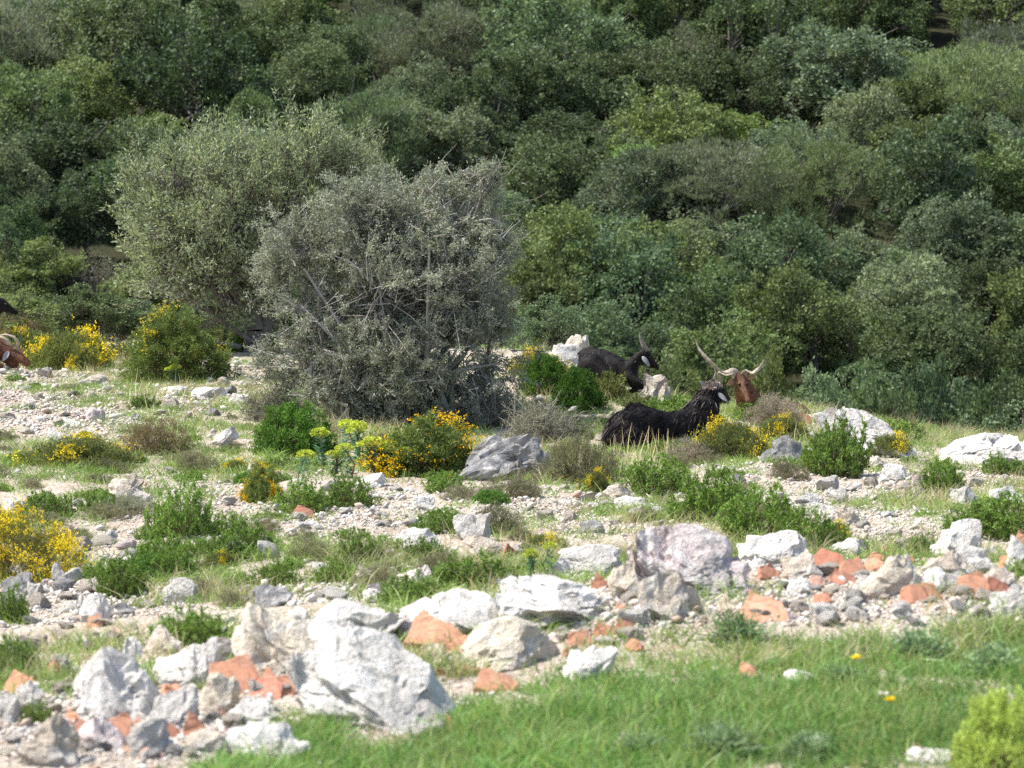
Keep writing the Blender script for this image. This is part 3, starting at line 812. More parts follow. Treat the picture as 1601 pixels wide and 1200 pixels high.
while len(tile_more) < 46:
    zone = [(60, 1060, 400, 1185), (560, 950, 1000, 1070), (1180, 870, 1600, 955), (1250, 850, 1600, 950)][rT.integers(4)]
    u, Y = rT.uniform(zone[0], zone[2]), rT.uniform(zone[1], zone[3])
    if any(abs(a[0] - u) < 24 and abs(a[1] - Y) < 12 for a in tile_more): continue
    w = rT.uniform(14, 38); h = w * rT.uniform(.35, .75)
    o = shard(u - w / 2, Y - h, u + w / 2, Y, [TRI, QUA, FLT][rT.integers(3)], None, rT.uniform(-40, 40), rT.uniform(.4, .9), [ORG, ORG, RED, PNK][rT.integers(4)], lift=.012)
    tile_more.append((u, Y, o))

# ================================================================== scattered stones (individuals) and gravel (stuff)
scree = [(80, 650, 140, 45, 1), (270, 625, 130, 35, 1), (390, 578, 60, 18, 1), (300, 790, 150, 50, .9), (890, 800, 140, 42, 1.2), (560, 820, 200, 34, .8), (640, 775, 120, 20, .8),
         (1360, 760, 160, 60, .9), (1280, 800, 130, 45, .9), (1250, 925, 330, 52, 1), (90, 950, 200, 55, 1), (480, 925, 110, 28, .9), (160, 870, 200, 50, .6), (200, 1140, 260, 90, 1),
         (1540, 740, 90, 40, .7), (880, 575, 60, 26, .8), (1400, 830, 100, 40, .7), (60, 590, 90, 22, .6), (1190, 735, 120, 26, .6), (700, 880, 120, 30, .6), (980, 970, 120, 50, .9), (1560, 940, 120, 40, 1), (800, 1030, 110, 40, .6)]
def scree_w(u, Y):
    w = np.zeros_like(u, float)
    for cx, cy, rx, ry, s in scree:
        w = np.maximum(w, s * np.clip(1.35 - np.hypot((u - cx) / rx, (Y - cy) / ry), 0, 1))
    return w
def proj(x, y, z): return 800.5 + F * x / y, HY + (CH - z) * F / y

PROT = []
for i in range(14):
    rng = np.random.default_rng(300 + i)
    V, T = rock_verts(rng, 1, rng.uniform(.7, 1), rng.uniform(.4, .75), 3, 9, .06)
    me = make_mesh('stone', V, T, M_stone, True)
    if hasattr(me, 'set_sharp_from_angle'): me.set_sharp_from_angle(angle=math.radians(26))
    PROT.append(me)
stones = []
cand = 0
rngS = np.random.default_rng(11)
while len(stones) < 285 and cand < 20000:
    cand += 1
    Y = rngS.uniform(570, 1195) ; u = rngS.uniform(0, 1600)
    if Y > 1010 and u > 700: continue
    if Y > 985 and u > 1000: continue
    if Y < 640 and u > 950: continue
    wgt = float(scree_w(np.array([u]), np.array([Y]))[0]) + (.9 if Y > 1000 and u < 350 else 0) + (.9 if (u > 1180 and 860 < Y < 950) or (350 < u < 1000 and 940 < Y < 1060) else 0)
    if rngS.random() > wgt * .9 + .04: continue
    if Y < 850 and rngS.random() < .5: continue
    if not clear_of(u, Y, -4): continue
    wpx = rngS.uniform(14, 34) if Y < 850 else rngS.uniform(20, 52)
    if any(abs(s[0] - u) < (s[2] + wpx) * .4 and abs(s[1] - Y) < 9 for s in stones): continue
    stones.append([u, Y, wpx])
cnames = {'w': 'white', 'g': 'grey', 't': 'tan', 'p': 'pinkish', 'o': 'cream', 'd': 'dark grey'}
marks = [(r[0] + r[2]) / 2 for r in rk]
LM = [((r[0] + r[2]) / 2, r[3], r[5]) for r in rk]
SHORT = [(290, 590, 'the round gorse bush'), (130, 565, 'the yellow gorse clump'), (20, 560, 'the brown goat at the left edge'), (790, 745, 'the leaning dark rock'),
 (1225, 722, 'the dark rock by the yellow flowers'), (1030, 690, 'the long haired black goat'), (60, 890, 'the large yellow gorse'), (410, 780, 'the small orange gorse'),
 (655, 850, 'the bright peaked stone'), (735, 840, 'the pointed grey rock'), (800, 880, 'the upright red tile'), (900, 900, 'the wide flat grey rock'), (1075, 925, 'the pink boulder'),
 (1215, 895, 'the smooth white crest rock'), (1295, 895, 'the long dark red brick'), (1395, 935, 'the leaning cream stone'), (1510, 875, 'the upright square block'), (680, 1020, 'the large terracotta shard'),
 (800, 1040, 'the rounded cream block'), (870, 980, 'the bright white slab'), (580, 1140, 'the largest white boulder'), (430, 1040, 'the blocky cream boulder'), (370, 1080, 'the left terracotta pile'),
 (165, 1120, 'the lumpy grey boulder'), (60, 1170, 'the bottom left tan boulder'), (410, 1180, 'the broad flat stone'), (240, 1020, 'the two toned stone'), (290, 1005, 'the bush above the left rubble'),
 (275, 835, 'the upright bush on the left'), (240, 930, 'the low bush pair on the left'), (1310, 745, 'the tall ridge bush'), (1475, 770, 'the small ridge bush'), (1160, 830, 'the wide central bush'),
 (560, 750, 'the spurge plants'), (650, 730, 'the orange yellow gorse'), (1380, 700, 'the long ridge slabs'), (1545, 715, 'the right ridge boulder'), (345, 690, 'the tilted white stone'), (145, 960, 'the orange tile chips'),
 (700, 925, 'the long green bush'), (1200, 970, 'the broad rusty tile'), (1450, 940, 'the wide orange tile'), (190, 770, 'the layered tan rock'), (420, 950, 'the pale topped dark stone'), (890, 790, 'the central scree'), (1265, 790, 'the group of three stones')]
def where(u, Y):
    best = min(SHORT, key=lambda s: math.hypot(s[0] - u, (s[1] - Y) * 1.6))
    du, dy = u - best[0], (Y - best[1]) * 1.6
    if abs(du) > abs(dy): rel = 'just left of' if du < 0 else 'just right of'
    else: rel = 'just behind' if dy < 0 else 'just in front of'
    return rel + ' ' + best[2]
auto = {}
def auto_label(o, words, cat, group, u, Y):
    auto.setdefault((words, where(u, Y)), []).append((u, o, cat, group))
def flush_auto():
    for (words, wh), L in auto.items():
        L.sort(key=lambda t: t[0])
        for i, (u, o, cat, group) in enumerate(L):
            lab = words + ' ' + wh if len(L) == 1 else f"{ORD[min(i, 11)]} {words} {wh}"
            if len(L) == 2: lab = f"{words} {wh}, the {'left' if i == 0 else 'right'} one of two"
            lab = lab.replace('from the left', 'from left')
            if len(lab.split()) > 16: lab = lab.replace('just in front of', 'before').replace('just ', '').replace('grey green dwarf', 'greyish dwarf').replace(', the left one of two', ', left of two').replace(', the right one of two', ', right of two')
            if len(lab.split()) > 16: lab = lab.replace('just ', '')
            tag(o, lab, cat, group)
for u, Y, o in tile_more: auto_label(o, 'small orange tile chip', 'tile fragment', 'broken roof tiles and bricks in the rubble', u, Y)
stone_xyz = []
for u, Y, wpx in stones:
    x, d, z = at(u, Y); s = wpx / pxm(d)
    c = rngS.choice(list('wwwwggttpod')); kk = rngS.uniform(.85, 1.15)
    me = PROT[rngS.integers(len(PROT))]
    o = link('stone', me, None, tuple(v * kk for v in COLS[c]))
    o.location = (x, d, z - s * .12); o.rotation_euler = (rngS.normal() * .25, rngS.normal() * .3, rngS.uniform(0, 6.28))
    o.scale = (s, s, s * rngS.uniform(.7, 1.15))
    size = 'chunky' if wpx > 38 else 'small' if wpx > 24 else 'tiny'
    auto_label(o, f"{size} {cnames[c]} stone", 'stone', 'loose stones on the slope', u, Y)
    stone_xyz.append((x, d, s))

def gravel():
    rng = np.random.default_rng(5)
    n = 85000
    Y = rng.uniform(545, 1200, n * 3); u = rng.uniform(-150, 1750, n * 3)
    # map rows to distance through the mean terrain, density follows the photo
    tab_d = np.linspace(7, 30, 400)
    Yc = np.array([proj(0, dd, g1(0, dd))[1] for dd in tab_d]); Ym = np.minimum.accumulate(Yc)
    d = np.interp(-Y, -Ym, tab_d) + rng.normal(size=len(Y)) * .1
    x = (u - 800.5) / F * d
    z = gz(x, d); uu, YY = proj(x, d, z)
    w = scree_w(uu, YY); patch = fbm2(x, d, 1.6, 3, 33)
    p = w * .9 + .12 + .25 * (patch > .15)
    p *= np.where((YY > 1010) & (uu > 720) | (YY > 985) & (uu > 1000), .12, 1)
    keep = rng.random(len(p)) < p
    x, d, z, YY, w = x[keep][:n], d[keep][:n], z[keep][:n], YY[keep][:n], w[keep][:n]
    n = len(x)
    px = np.clip(2.2 + rng.lognormal(1.15, .75, n), 2.2, 26) * np.where(w > .3, 1, .75) * np.where(YY > 880, 1.35, 1)
    s = px / F * d * .5
    protos = []
    for i in range(10):
        r2 = np.random.default_rng(900 + i)
        V, T = ICO[1]; V = V.copy()
        for c in range(7):
            nn = unit(r2.normal(size=(1, 3)))[0]; t = V @ nn - r2.uniform(.2, .6); V = V - np.clip(t, 0, None)[:, None] * nn
        V *= [1, r2.uniform(.6, 1), r2.uniform(.35, .7)]
        protos.append(V)
    VV = []; TT = []; AA = []; off = 0; T = ICO[1][1]; nv = len(protos[0])
    ty = rng.integers(0, 10, n)
    for i in range(10):
        m = ty == i; k = m.sum()
        a = rng.uniform(0, 6.28, k); ca, sa = np.cos(a), np.sin(a); tl_ = rng.normal(size=k) * .35
        P = protos[i][None] * s[m][:, None, None]
        X = P[..., 0] * ca[:, None] - P[..., 1] * sa[:, None]; Yy = P[..., 0] * sa[:, None] + P[..., 1] * ca[:, None]
        Z = P[..., 2] + X * tl_[:, None]
        V = np.stack([X + x[m][:, None], Yy + d[m][:, None], Z + (z[m] + s[m] * .2)[:, None]], -1).reshape(-1, 3)
        VV.append(V); TT.append((T[None] + (np.arange(k) * nv)[:, None, None]).reshape(-1, 3) + off); off += len(V)
        AA.append(np.repeat(rng.random(k), nv))
    o = link('gravel', make_mesh('gravel', np.concatenate(VV), np.concatenate(TT), M_pebble, False, np.concatenate(AA)))
    tag(o, 'pale limestone gravel and chips strewn over the slope', 'gravel', kind='stuff')
gravel()

# ================================================================== SHRUBS
def dome_tips(rng, n, w, h, low=.0):
    """points through a dome-shaped bush, dense near its skin"""
    v = unit(rng.normal(size=(n * 2, 3))); v = v[v[:, 2] > low][:n]
    r = rng.uniform(.35, 1.0, (len(v), 1)) ** .5
    p = v * r
    p *= 1 + .22 * fbm(v, 2.3, 3, int(rng.integers(50)))[:, None]
    return p * [w / 2, w / 2, h], v
SHR = {}
def proto_lentisk(seed, w, h, nst=90, upright=.9, L=.026, W=.009, per=34):
    rng = np.random.default_rng(seed)
    tips, v = dome_tips(rng, nst, w, h * .8, .05)
    segs = []; LP = []; LD = []
    for t in tips:
        b = np.array([t[0] * .35 + rng.normal() * .02, t[1] * .35 + rng.normal() * .02, -.03])
        m = (b + t) / 2 + [0, 0, -.06 * h]
        tip = t + np.array([rng.normal() * .02, rng.normal() * .02, h * rng.uniform(.03, .2)])
        pts = [b, m, t, tip]
        segs += poly_tube(pts, [.004, .003, .002, .001])
        for a, c, k in ((m, t, per // 3), (t, tip, per - per // 3)):
            q = rng.random((k, 1)); LP.append(a + (c - a) * q + rng.normal(size=(k, 3)) * .006)
            d = unit((c - a)[None] * upright / np.linalg.norm(c - a) + rng.normal(size=(k, 3)) * .55); LD.append(d)
    P = np.concatenate(LP); D = np.concatenate(LD)
    V, Q = leaf_quads(P, D, rng.uniform(.7, 1.3, len(P)) * L, W * rng.uniform(.8, 1.3, len(P)), rng)
    f = leafmesh('foliage', V, Q, rng); V, Q = tubes(segs, 3)
    SHR.setdefault('lentisk', []).append((w, h, [('foliage', f), ('stem', make_mesh('stem', V, Q, M_twig, False, np.repeat(rng.random(len(V) // 6), 6)))]))
for i in range(4): proto_lentisk(100 + i, .55, .34, 190)
def flower_cl(rng, P, s, n):
    """small pea flowers: few petals around each point"""
    PP = np.repeat(P, n, 0) + rng.normal(size=(len(P) * n, 3)) * s * .6
    D = rng.normal(size=PP.shape) + [0, 0, .8]
    return leaf_quads(PP, D, s * rng.uniform(.7, 1.2, len(PP)), s * .8, rng)
def proto_gorse(kind, seed, w, h, nst, fl, L=.02, W=.006, dens=40, patchy=.1):
    rng = np.random.default_rng(seed)
    tips, v = dome_tips(rng, nst, w, h, -.05)
    segs = []
    for t, n in zip(tips[::3], v[::3]):
        b = np.array([t[0] * .2, t[1] * .2, 0]); segs += poly_tube([b, (b + t) / 2 + rng.normal(size=3) * .03, t], [.006, .004, .0015])
    P = np.repeat(tips, dens, 0) + unit(rng.normal(size=(len(tips) * dens, 3))) * rng.uniform(.2, 1, (len(tips) * dens, 1)) * .055 * (w ** .5)
    D = np.repeat(v, dens, 0) * .6 + rng.normal(size=P.shape) * .7 + [0, 0, .5]
    ok = P[:, 2] > 0
    V, Q = leaf_quads(P[ok], D[ok], L * rng.uniform(.7, 1.4, ok.sum()), W, rng)
    f = leafmesh('foliage', V, Q, rng)
    top = np.linalg.norm(tips / [w / 2, w / 2, h], axis=1) > .72
    sel = tips[top]; nv = v[top]
    g = fbm(sel, 3.0 / w, 2, seed); m = g > np.quantile(g, 1 - fl)
    m = m | (rng.random(len(sel)) < fl * .25)
    fp = np.repeat(sel[m], 14, 0) + rng.normal(size=(m.sum() * 14, 3)) * .03 + np.repeat(nv[m], 14, 0) * .03
    V, Q = flower_cl(rng, fp, .012, 4)
    parts = [('foliage', f)]
    if len(V): parts.append(('flowers', leafmesh('flowers', V, Q, rng, M_petal)))
    V, Q = tubes(segs, 3); parts.append(('stem', make_mesh('stem', V, Q, M_twig, False, np.repeat(rng.random(len(V) // 6), 6))))
    SHR.setdefault(kind, []).append((w, h, parts))
proto_gorse('gorse_dark', 129, .95, .72, 640, .10, .026, .009, 70)
proto_gorse('gorse_full', 121, .9, .5, 460, .72, .02, .007, 34)
proto_gorse('gorse_half', 122, .6, .36, 420, .34, .022, .008, 60)
proto_gorse('gorse_half', 123, .6, .36, 420, .32, .022, .008, 60)
proto_gorse('gorse_low', 124, .7, .22, 380, .10, .02, .006, 60)
proto_gorse('dwarf', 125, .6, .3, 260, 0, .022, .004, 46)
proto_gorse('dwarf', 126, .6, .26, 260, 0, .022, .004, 46)
proto_gorse('dense', 127, .6, .36, 300, 0, .022, .010, 60)
def proto_spurge(seed, h=.42, heads=1, blue=True):
    rng = np.random.default_rng(seed); segs = []; LP = []; LD = []; FP = []
    for s in range(heads):
        a = rng.uniform(0, 6.28); r = .10 * heads ** .5 * rng.random()
        b = np.array([0, 0, 0.]); t = np.array([math.cos(a) * r, math.sin(a) * r, h * rng.uniform(.8, 1.05)])
        segs += poly_tube([b, (b + t) / 2 + rng.normal(size=3) * .02, t], [.006, .006, .005])
        k = 110; q = rng.uniform(.15, .92, (k, 1)); LP.append(b + (t - b) * q); LD.append(rng.normal(size=(k, 3)) * [1, 1, .3] + [0, 0, .5])
        vv = unit(rng.normal(size=(520, 3))); vv = vv[vv[:, 2] > -.2]; FP.append((t + vv * [.058, .058, .058] * rng.uniform(.7, 1, (len(vv), 1)), vv))
    P = np.concatenate(LP); D = np.concatenate(LD)
    V, Q = leaf_quads(P, D, .06 * rng.uniform(.6, 1.1, len(P)), .012, rng); f = leafmesh('leaves', V, Q, rng)
    P = np.concatenate([a for a, b in FP]); D = np.concatenate([b for a, b in FP])
    V, Q = leaf_quads(P, D + rng.normal(size=P.shape) * .4, .016, .013, rng); fl = leafmesh('flower_head', V, Q, rng)
    V, Q = tubes(segs, 5)
    SHR.setdefault('spurge', []).append((.25, h, [('leaves', f), ('flower_head', fl), ('stem', make_mesh('stem', V, Q, M_twig, False, np.repeat(rng.random(len(V) // 10), 10)))]))
for i in range(3): proto_spurge(140 + i, .38, 1 + i % 3 // 2)
def proto_rosette(seed):
    rng = np.random.default_rng(seed)
    n = 150; a = rng.uniform(0, 6.28, n); el = rng.uniform(.15, 1.3, n)
    D = np.stack([np.cos(a) * np.cos(el), np.sin(a) * np.cos(el), np.sin(el)], 1)
    P = np.zeros((n, 3)) + rng.normal(size=(n, 3)) * .012; P[:, 2] = .005
    V, Q = blades(P, D, .16 * rng.uniform(.5, 1.1, n), .010, rng, .6)
    # side lobes
    k = np.repeat(np.arange(n), 9); q = rng.uniform(.25, 1, (len(k), 1)); L = .13
    P2 = P[k] + D[k] * L * q; D2 = np.cross(D[k], [0, 0, 1.]) * np.where(rng.random((len(k), 1)) < .5, 1, -1) + D[k] * .6 + rng.normal(size=(len(k), 3)) * .2
    V2, Q2 = leaf_quads(P2, D2, .03 * (1.2 - q[:, 0]), .010, rng)
    V3 = np.concatenate([V, V2]); at_ = np.concatenate([np.repeat(rng.random(n), 6), np.repeat(rng.random(len(k)), 4)])
    me = make_mesh('leaves', V3, np.concatenate([Q, Q2 + len(V)]), M_leaf, False, at_)
    SHR.setdefault('thistle', []).append((.28, .15, [('leaves', me)]))
for i in range(2): proto_rosette(150 + i)
def proto_thorny(seed, w, h, n=260):
    rng = np.random.default_rng(seed); tips, v = dome_tips(rng, n, w, h, -.02); segs = []; LP = []; LD = []
    for t in tips:
        b = t * [.3, .3, 0] + [0, 0, 0]; m = (b + t) / 2 + rng.normal(size=3) * .06; segs += poly_tube([b, m, t], [.006, .004, .0022])
        for _ in range(4):
            s = m + (t - m) * rng.random(); e = s + rng.normal(size=3) * .07; segs += poly_tube([s, e], [.0025, .001])
            k = 16; q = rng.random((k, 1)); LP.append(s + (e - s) * q + rng.normal(size=(k, 3)) * .01); LD.append(rng.normal(size=(k, 3)))
    P = np.concatenate(LP); V, Q = leaf_quads(P, np.concatenate(LD), .016 * rng.uniform(.6, 1.3, len(P)), .006, rng)
    f = leafmesh('foliage', V, Q, rng); V, Q = tubes(segs, 3)
    SHR.setdefault('thorny', []).append((w, h, [('foliage', f), ('stem', make_mesh('stem', V, Q, M_twig, False, np.repeat(rng.random(len(V) // 6), 6)))]))
proto_thorny(160, .9, .4); proto_thorny(161, .9, .4)

SC = {'lentisk': (.15, .25, .055), 'gorse_dark': (.12, .17, .05), 'gorse_full': (.16, .17, .05), 'gorse_half': (.15, .21, .07), 'gorse_low': (.16, .19, .07),
      'dwarf': (.18, .18, .12), 'dense': (.10, .20, .04), 'spurge': (.13, .26, .17), 'thistle': (.20, .29, .17), 'thorny': (.20, .215, .16)}
YEL = (.86, .70, .03)
NAME = {'lentisk': 'evergreen_shrub', 'gorse_dark': 'gorse_bush', 'gorse_full': 'gorse_bush', 'gorse_half': 'gorse_bush', 'gorse_low': 'gorse_bush', 'dwarf': 'dwarf_shrub',
        'dense': 'evergreen_shrub', 'spurge': 'spurge_plant', 'thistle': 'thistle_rosette', 'thorny': 'thorny_shrub'}
GRP = {'evergreen_shrub': 'bright green evergreen shrubs of the slope', 'gorse_bush': 'gorse bushes in yellow flower', 'dwarf_shrub': 'grey brown dwarf shrubs', 'spurge_plant': 'spurge plants with yellow green heads', 'thistle_rosette': 'silvery thistles in the foreground', 'thorny_shrub': 'grey thorny shrubs'}
shrub_spots = []
def shrub(kind, u, Y, wpx, hpx, label, c=None, d=None, fc=YEL, which=None):
    x, dd, z = at(u, Y) if d is None else atd(u, d)
    k = F / dd; P = SHR[kind]
    w, h, parts = P[int(u * 7 + Y) % len(P)] if which is None else P[which]
    e = empty(NAME[kind], (x, dd, z - .015), (u * 3.7 + Y) % 6.28)
    sx = wpx / k / w; sz = hpx / k / h
    e.scale = (sx, sx * .9 if sx < 2.5 else sx * .6, sz)
    cc = c or SC[kind]; r = random.uniform(.88, 1.12)
    for n, me in parts:
        pc = {'flowers': fc, 'flower_head': (.42, .50, .07), 'stem': (.20, .16, .11)}.get(n, tuple(v * r for v in cc))
        if kind == 'thorny' and n == 'stem': pc = (.34, .32, .28)
        link(n, me, e, pc)
    if label: tag(e, label, {'gorse_bush': 'gorse', 'spurge_plant': 'spurge', 'thistle_rosette': 'thistle'}.get(NAME[kind], 'shrub'), GRP[NAME[kind]])
    shrub_spots.append((x, dd, wpx / k * .5)); return e
L_ = 'lentisk'
sh = [
 ('dense', 455, 706, 130, 82, 'dense bright green bush beneath the thorny shrub, left of the spurge'),
 (L_, 276, 840, 120, 98, 'upright leafy green bush left of centre, tallest of its row'),
 (L_, 245, 885, 110, 62, 'low green bush directly in front of the upright left one'),
 (L_, 190, 935, 100, 75, 'spreading green bush beside the grey angular stone'),
 (L_, 265, 905, 90, 55, 'small green bush behind the grey angular stone'),
 (L_, 372, 868, 130, 60, 'green bush with feathery tips right of the upright left one'),
 (L_, 292, 1008, 150, 66, 'low green bush just behind the left rubble'),
 (L_, 15, 975, 60, 70, 'green bush cut by the left edge, the upper one'),
 (L_, 18, 1062, 95, 78, 'green bush cut by the left edge, the lower one'),
 (L_, 470, 800, 110, 60, 'ragged green bush below the spurge, beside the red tile'),
 (L_, 545, 795, 100, 60, 'green bush below the flat white stone and spurge'),
 (L_, 560, 880, 90, 52, 'green bush above the small white flowered bush'),
 (L_, 1030, 768, 130, 66, 'green bush in front of the lying black goat'),
 (L_, 1120, 815, 150, 100, 'left half of the wide green thicket at the slope centre'),
 (L_, 1190, 842, 160, 96, 'middle of the wide green thicket behind the rubble crest'),
 (L_, 1265, 862, 130, 76, 'right low end of the wide green thicket'),
 (L_, 1310, 745, 125, 110, 'tall bushy green shrub on the right side of the slope'),
 (L_, 1472, 772, 85, 64, 'small green bush between ridge stones on the right'),
 (L_, 1530, 835, 130, 60, 'green bush left of the pair above the right rubble'),
 (L_, 1590, 840, 120, 80, 'green bush at the right edge above the rubble'),
 (L_, 1448, 872, 60, 46, 'little green bush left of the upright square block'),
 (L_, 1340, 868, 60, 36, 'small green tuft of bush behind the brick row'),
 (L_, 730, 918, 170, 62, 'long green bush behind the bright white slab, right half'),
 (L_, 640, 945, 130, 55, 'long green bush behind the white rocks, left half'),
 (L_, 665, 880, 80, 50, 'green bush in front of the bright peaked stone'),
 ('dense', 400, 548, 90, 36, 'bright green bush right of the round gorse at the trees'),
 ('dense', 855, 612, 90, 62, 'deep green bush beside the thorny shrub, right side'),
 ('dense', 905, 640, 90, 70, 'deep green bush left of the lying long haired goat'),
 (L_, 950, 625, 80, 55, 'olive green bush under the back of the upright horned goat'),
 (L_, 1050, 645, 110, 36, 'low green bush behind the back of the long haired goat'),
 (L_, 1190, 655, 110, 38, 'low green bush in front of the brown goat'),
 (L_, 70, 812, 100, 52, 'green bush behind the large yellow gorse'),
 (L_, 430, 915, 80, 45, 'green bush above the dark pale topped stone'),
 (L_, 520, 912, 70, 45, 'green bush left of the white flowered bush'),
 (L_, 1560, 742, 60, 42, 'small green bush below the ridge boulder at the right'),
 (L_, 700, 770, 80, 40, 'green bush by the foot of the leaning dark rock, left'),
 (L_, 690, 835, 110, 46, 'low green bush between the scree and the peaked stone'),
 (L_, 1400, 690, 110, 40, 'low green bush between the long ridge slabs'),
 (L_, 225, 637, 60, 26, 'small green clump in the middle of the left scree'),
 ('gorse_dark', 275, 592, 185, 108, 'round dark green gorse with scattered yellow flowers beside the olive tree'),
 ('gorse_low', 105, 575, 150, 58, 'olive green gorse clump left of the round dark one'),
 ('gorse_half', 130, 577, 52, 38, 'bright yellow flowering tuft in front of the olive green gorse'),
 ('gorse_half', 658, 738, 175, 84, 'orange yellow gorse in front of the big thorny shrub'),
 ('gorse_half', 408, 785, 66, 58, 'small orange yellow gorse left of the spurge'),
 ('gorse_full', 25, 905, 215, 118, 'largest yellow gorse mound, at the left edge'),
 ('gorse_low', 120, 728, 180, 46, 'wide low gorse with yellow flowers on the left'),
 ('gorse_low', 345, 888, 60, 26, 'tiny yellow gorse at the foot of the green bush, left'),
 ('gorse_low', 1150, 718, 130, 60, 'yellow flowered gorse right of the long haired goat'),
 ('gorse_low', 1225, 690, 90, 40, 'yellow flowered gorse behind the dark rock'),
 ('gorse_low', 845, 585, 90, 40, 'low gorse with yellow flowers right of the thorny shrub'),
 ('gorse_low', 930, 770, 50, 36, 'little yellow gorse in front of the long haired goat'),
 ('gorse_low', 1390, 712, 80, 36, 'yellow flowered gorse beside the tall green shrub'),
 ('dwarf', 240, 708, 120, 58, 'brown dwarf shrub left of the tilted white stone'),
 ('dwarf', 905, 750, 130, 66, 'grey green dwarf shrub right of the leaning dark rock'),
 ('dwarf', 1215, 665, 110, 48, 'mauve brown dwarf shrub beside the rusty orange stone'),
 ('dwarf', 1085, 722, 120, 34, 'mauve tinted dwarf shrub at the belly of the lying goat'),
 ('dwarf', 205, 805, 90, 34, 'silver grey dwarf shrub by the layered tan rock'),
 ('dwarf', 582, 920, 84, 36, 'dwarf shrub dotted with small white flowers'),
 ('dwarf', 780, 835, 80, 46, 'dark grey green dwarf shrub right of the pointed grey rock'),
 ('dwarf', 30, 540, 110, 50, 'reddish brown dwarf shrub by the goats at the left edge'),
 ('dwarf', 800, 780, 110, 40, 'grey green dwarf shrub below the leaning dark rock'),
 ('dwarf', 365, 950, 80, 26, 'grey dwarf shrub beside the pale topped dark stone'),
 ('dwarf', 640, 690, 0.1, 0.1, None),
 ('thorny', 430, 655, 130, 62, 'grey thorny skirt at the left foot of the big shrub'),
 ('thorny', 850, 690, 160, 78, 'grey thorny skirt at the right foot of the big shrub'),
 ('thorny', 760, 665, 150, 80, 'grey thorny skirt in front of the big shrub'),
 ('thorny', 600, 640, 180, 70, 'grey thorny skirt under the middle of the big shrub'),
 ('dense', 1570, 1215, 160, 145, 'yellow green rounded bush in the bottom right corner'),
 (L_, 50, 1135, 60, 50, 'small yellowish green plant between stones at the left edge'),
]
MAUVE = (.24, .20, .19)
cols = {'mauve': (.26, .23, .21), 'brown dwarf': (.20, .17, .11), 'reddish': (.26, .19, .15), 'silver': (.26, .28, .22), 'yellow green rounded': (.42, .54, .15), 'olive green': (.15, .18, .06), 'deep green': (.075, .16, .03), 'yellowish green': (.2, .3, .08)}
for k, u, Y, w, h, lab in sh:
    if not lab: continue
    c = next((v for n, v in cols.items() if n in lab), None)
    shrub(k, u, Y, w, h, lab, c, fc=(.84, .55, .01) if 'orange' in lab else YEL)
for i, (u, Y, h, lab) in enumerate([(505, 735, 72, 'leftmost tall one'), (535, 722, 62, 'hindmost one'), (562, 730, 68, 'one in the middle back'), (520, 745, 40, 'short front one'), (585, 740, 55, 'one beside the white stone'),
       (608, 738, 48, 'one nearest the orange gorse'), (548, 748, 52, 'front middle one'), (645, 745, 50, 'one in front of the orange gorse'), (463, 770, 62, 'single one near the small orange gorse')]):
    shrub('spurge', u, Y, 62, h, f'spurge plant with yellow green heads, the {lab} of the clump' if i < 8 else 'lone spurge plant with yellow green head right of the small orange gorse')
shrub('spurge', 830, 912, 46, 52, 'spurge plant in front of the upright red tile, left of a pair')
shrub('spurge', 860, 910, 46, 58, 'spurge plant with brownish head behind the bright slab, right of a pair')
shrub('spurge', 275, 600, 40, 30, 'small blue green spurge at the foot of the round gorse')
for i, (u, Y, s, lab) in enumerate([(1440, 1045, 150, 'large silvery thistle right of centre in the foreground grass'), (1560, 1060, 130, 'silvery thistle at the right edge of the grass'), (1130, 1195, 150, 'silvery thistle at the bottom edge, left of the yellow flower'),
      (1150, 1010, 130, 'green thistle at the top edge of the foreground grass'), (1320, 1075, 90, 'small dark thistle by the yellow dandelion'), (1000, 1190, 110, 'dark green thistle at the bottom centre'), (1270, 1195, 120, 'grey thistle at the bottom edge below the dandelion')]):
    shrub('thistle', u, Y, s, s * .55, lab)
# scattered small shrubs fill the slope
rngH = np.random.default_rng(21); cnt = 0; tries = 0; small = []
while cnt < 170 and tries < 5000:
    tries += 1
    u, Y = rngH.uniform(-20, 1620), rngH.uniform(590, 945)
    if Y < 660 and u > 930: continue
    if scree_w(np.array([u]), np.array([Y]))[0] > .55: continue
    if not clear_of(u, Y, 4): continue
    if any(abs(a - u) < 42 and abs(b - Y) < 13 for a, b in small): continue
    kind = rngH.choice([L_, L_, 'dwarf', 'dwarf', 'dense', 'gorse_low'], p=[.3, .2, .2, .15, .08, .07])
    sc_ = (Y - 400) / 450; w = rngH.uniform(45, 105) * sc_; h = w * rngH.uniform(.24, .46)
    e = shrub(kind, u, Y, w, h, None)
    words = {'lentisk': 'small green leafy shrub', 'dwarf': 'small grey green dwarf shrub', 'dense': 'small dense green shrub', 'gorse_low': 'small yellow flowered gorse'}[kind]
    auto_label(e, words, 'shrub', 'small shrubs scattered over the slope', u, Y)
    small.append((u, Y)); cnt += 1
flush_auto()

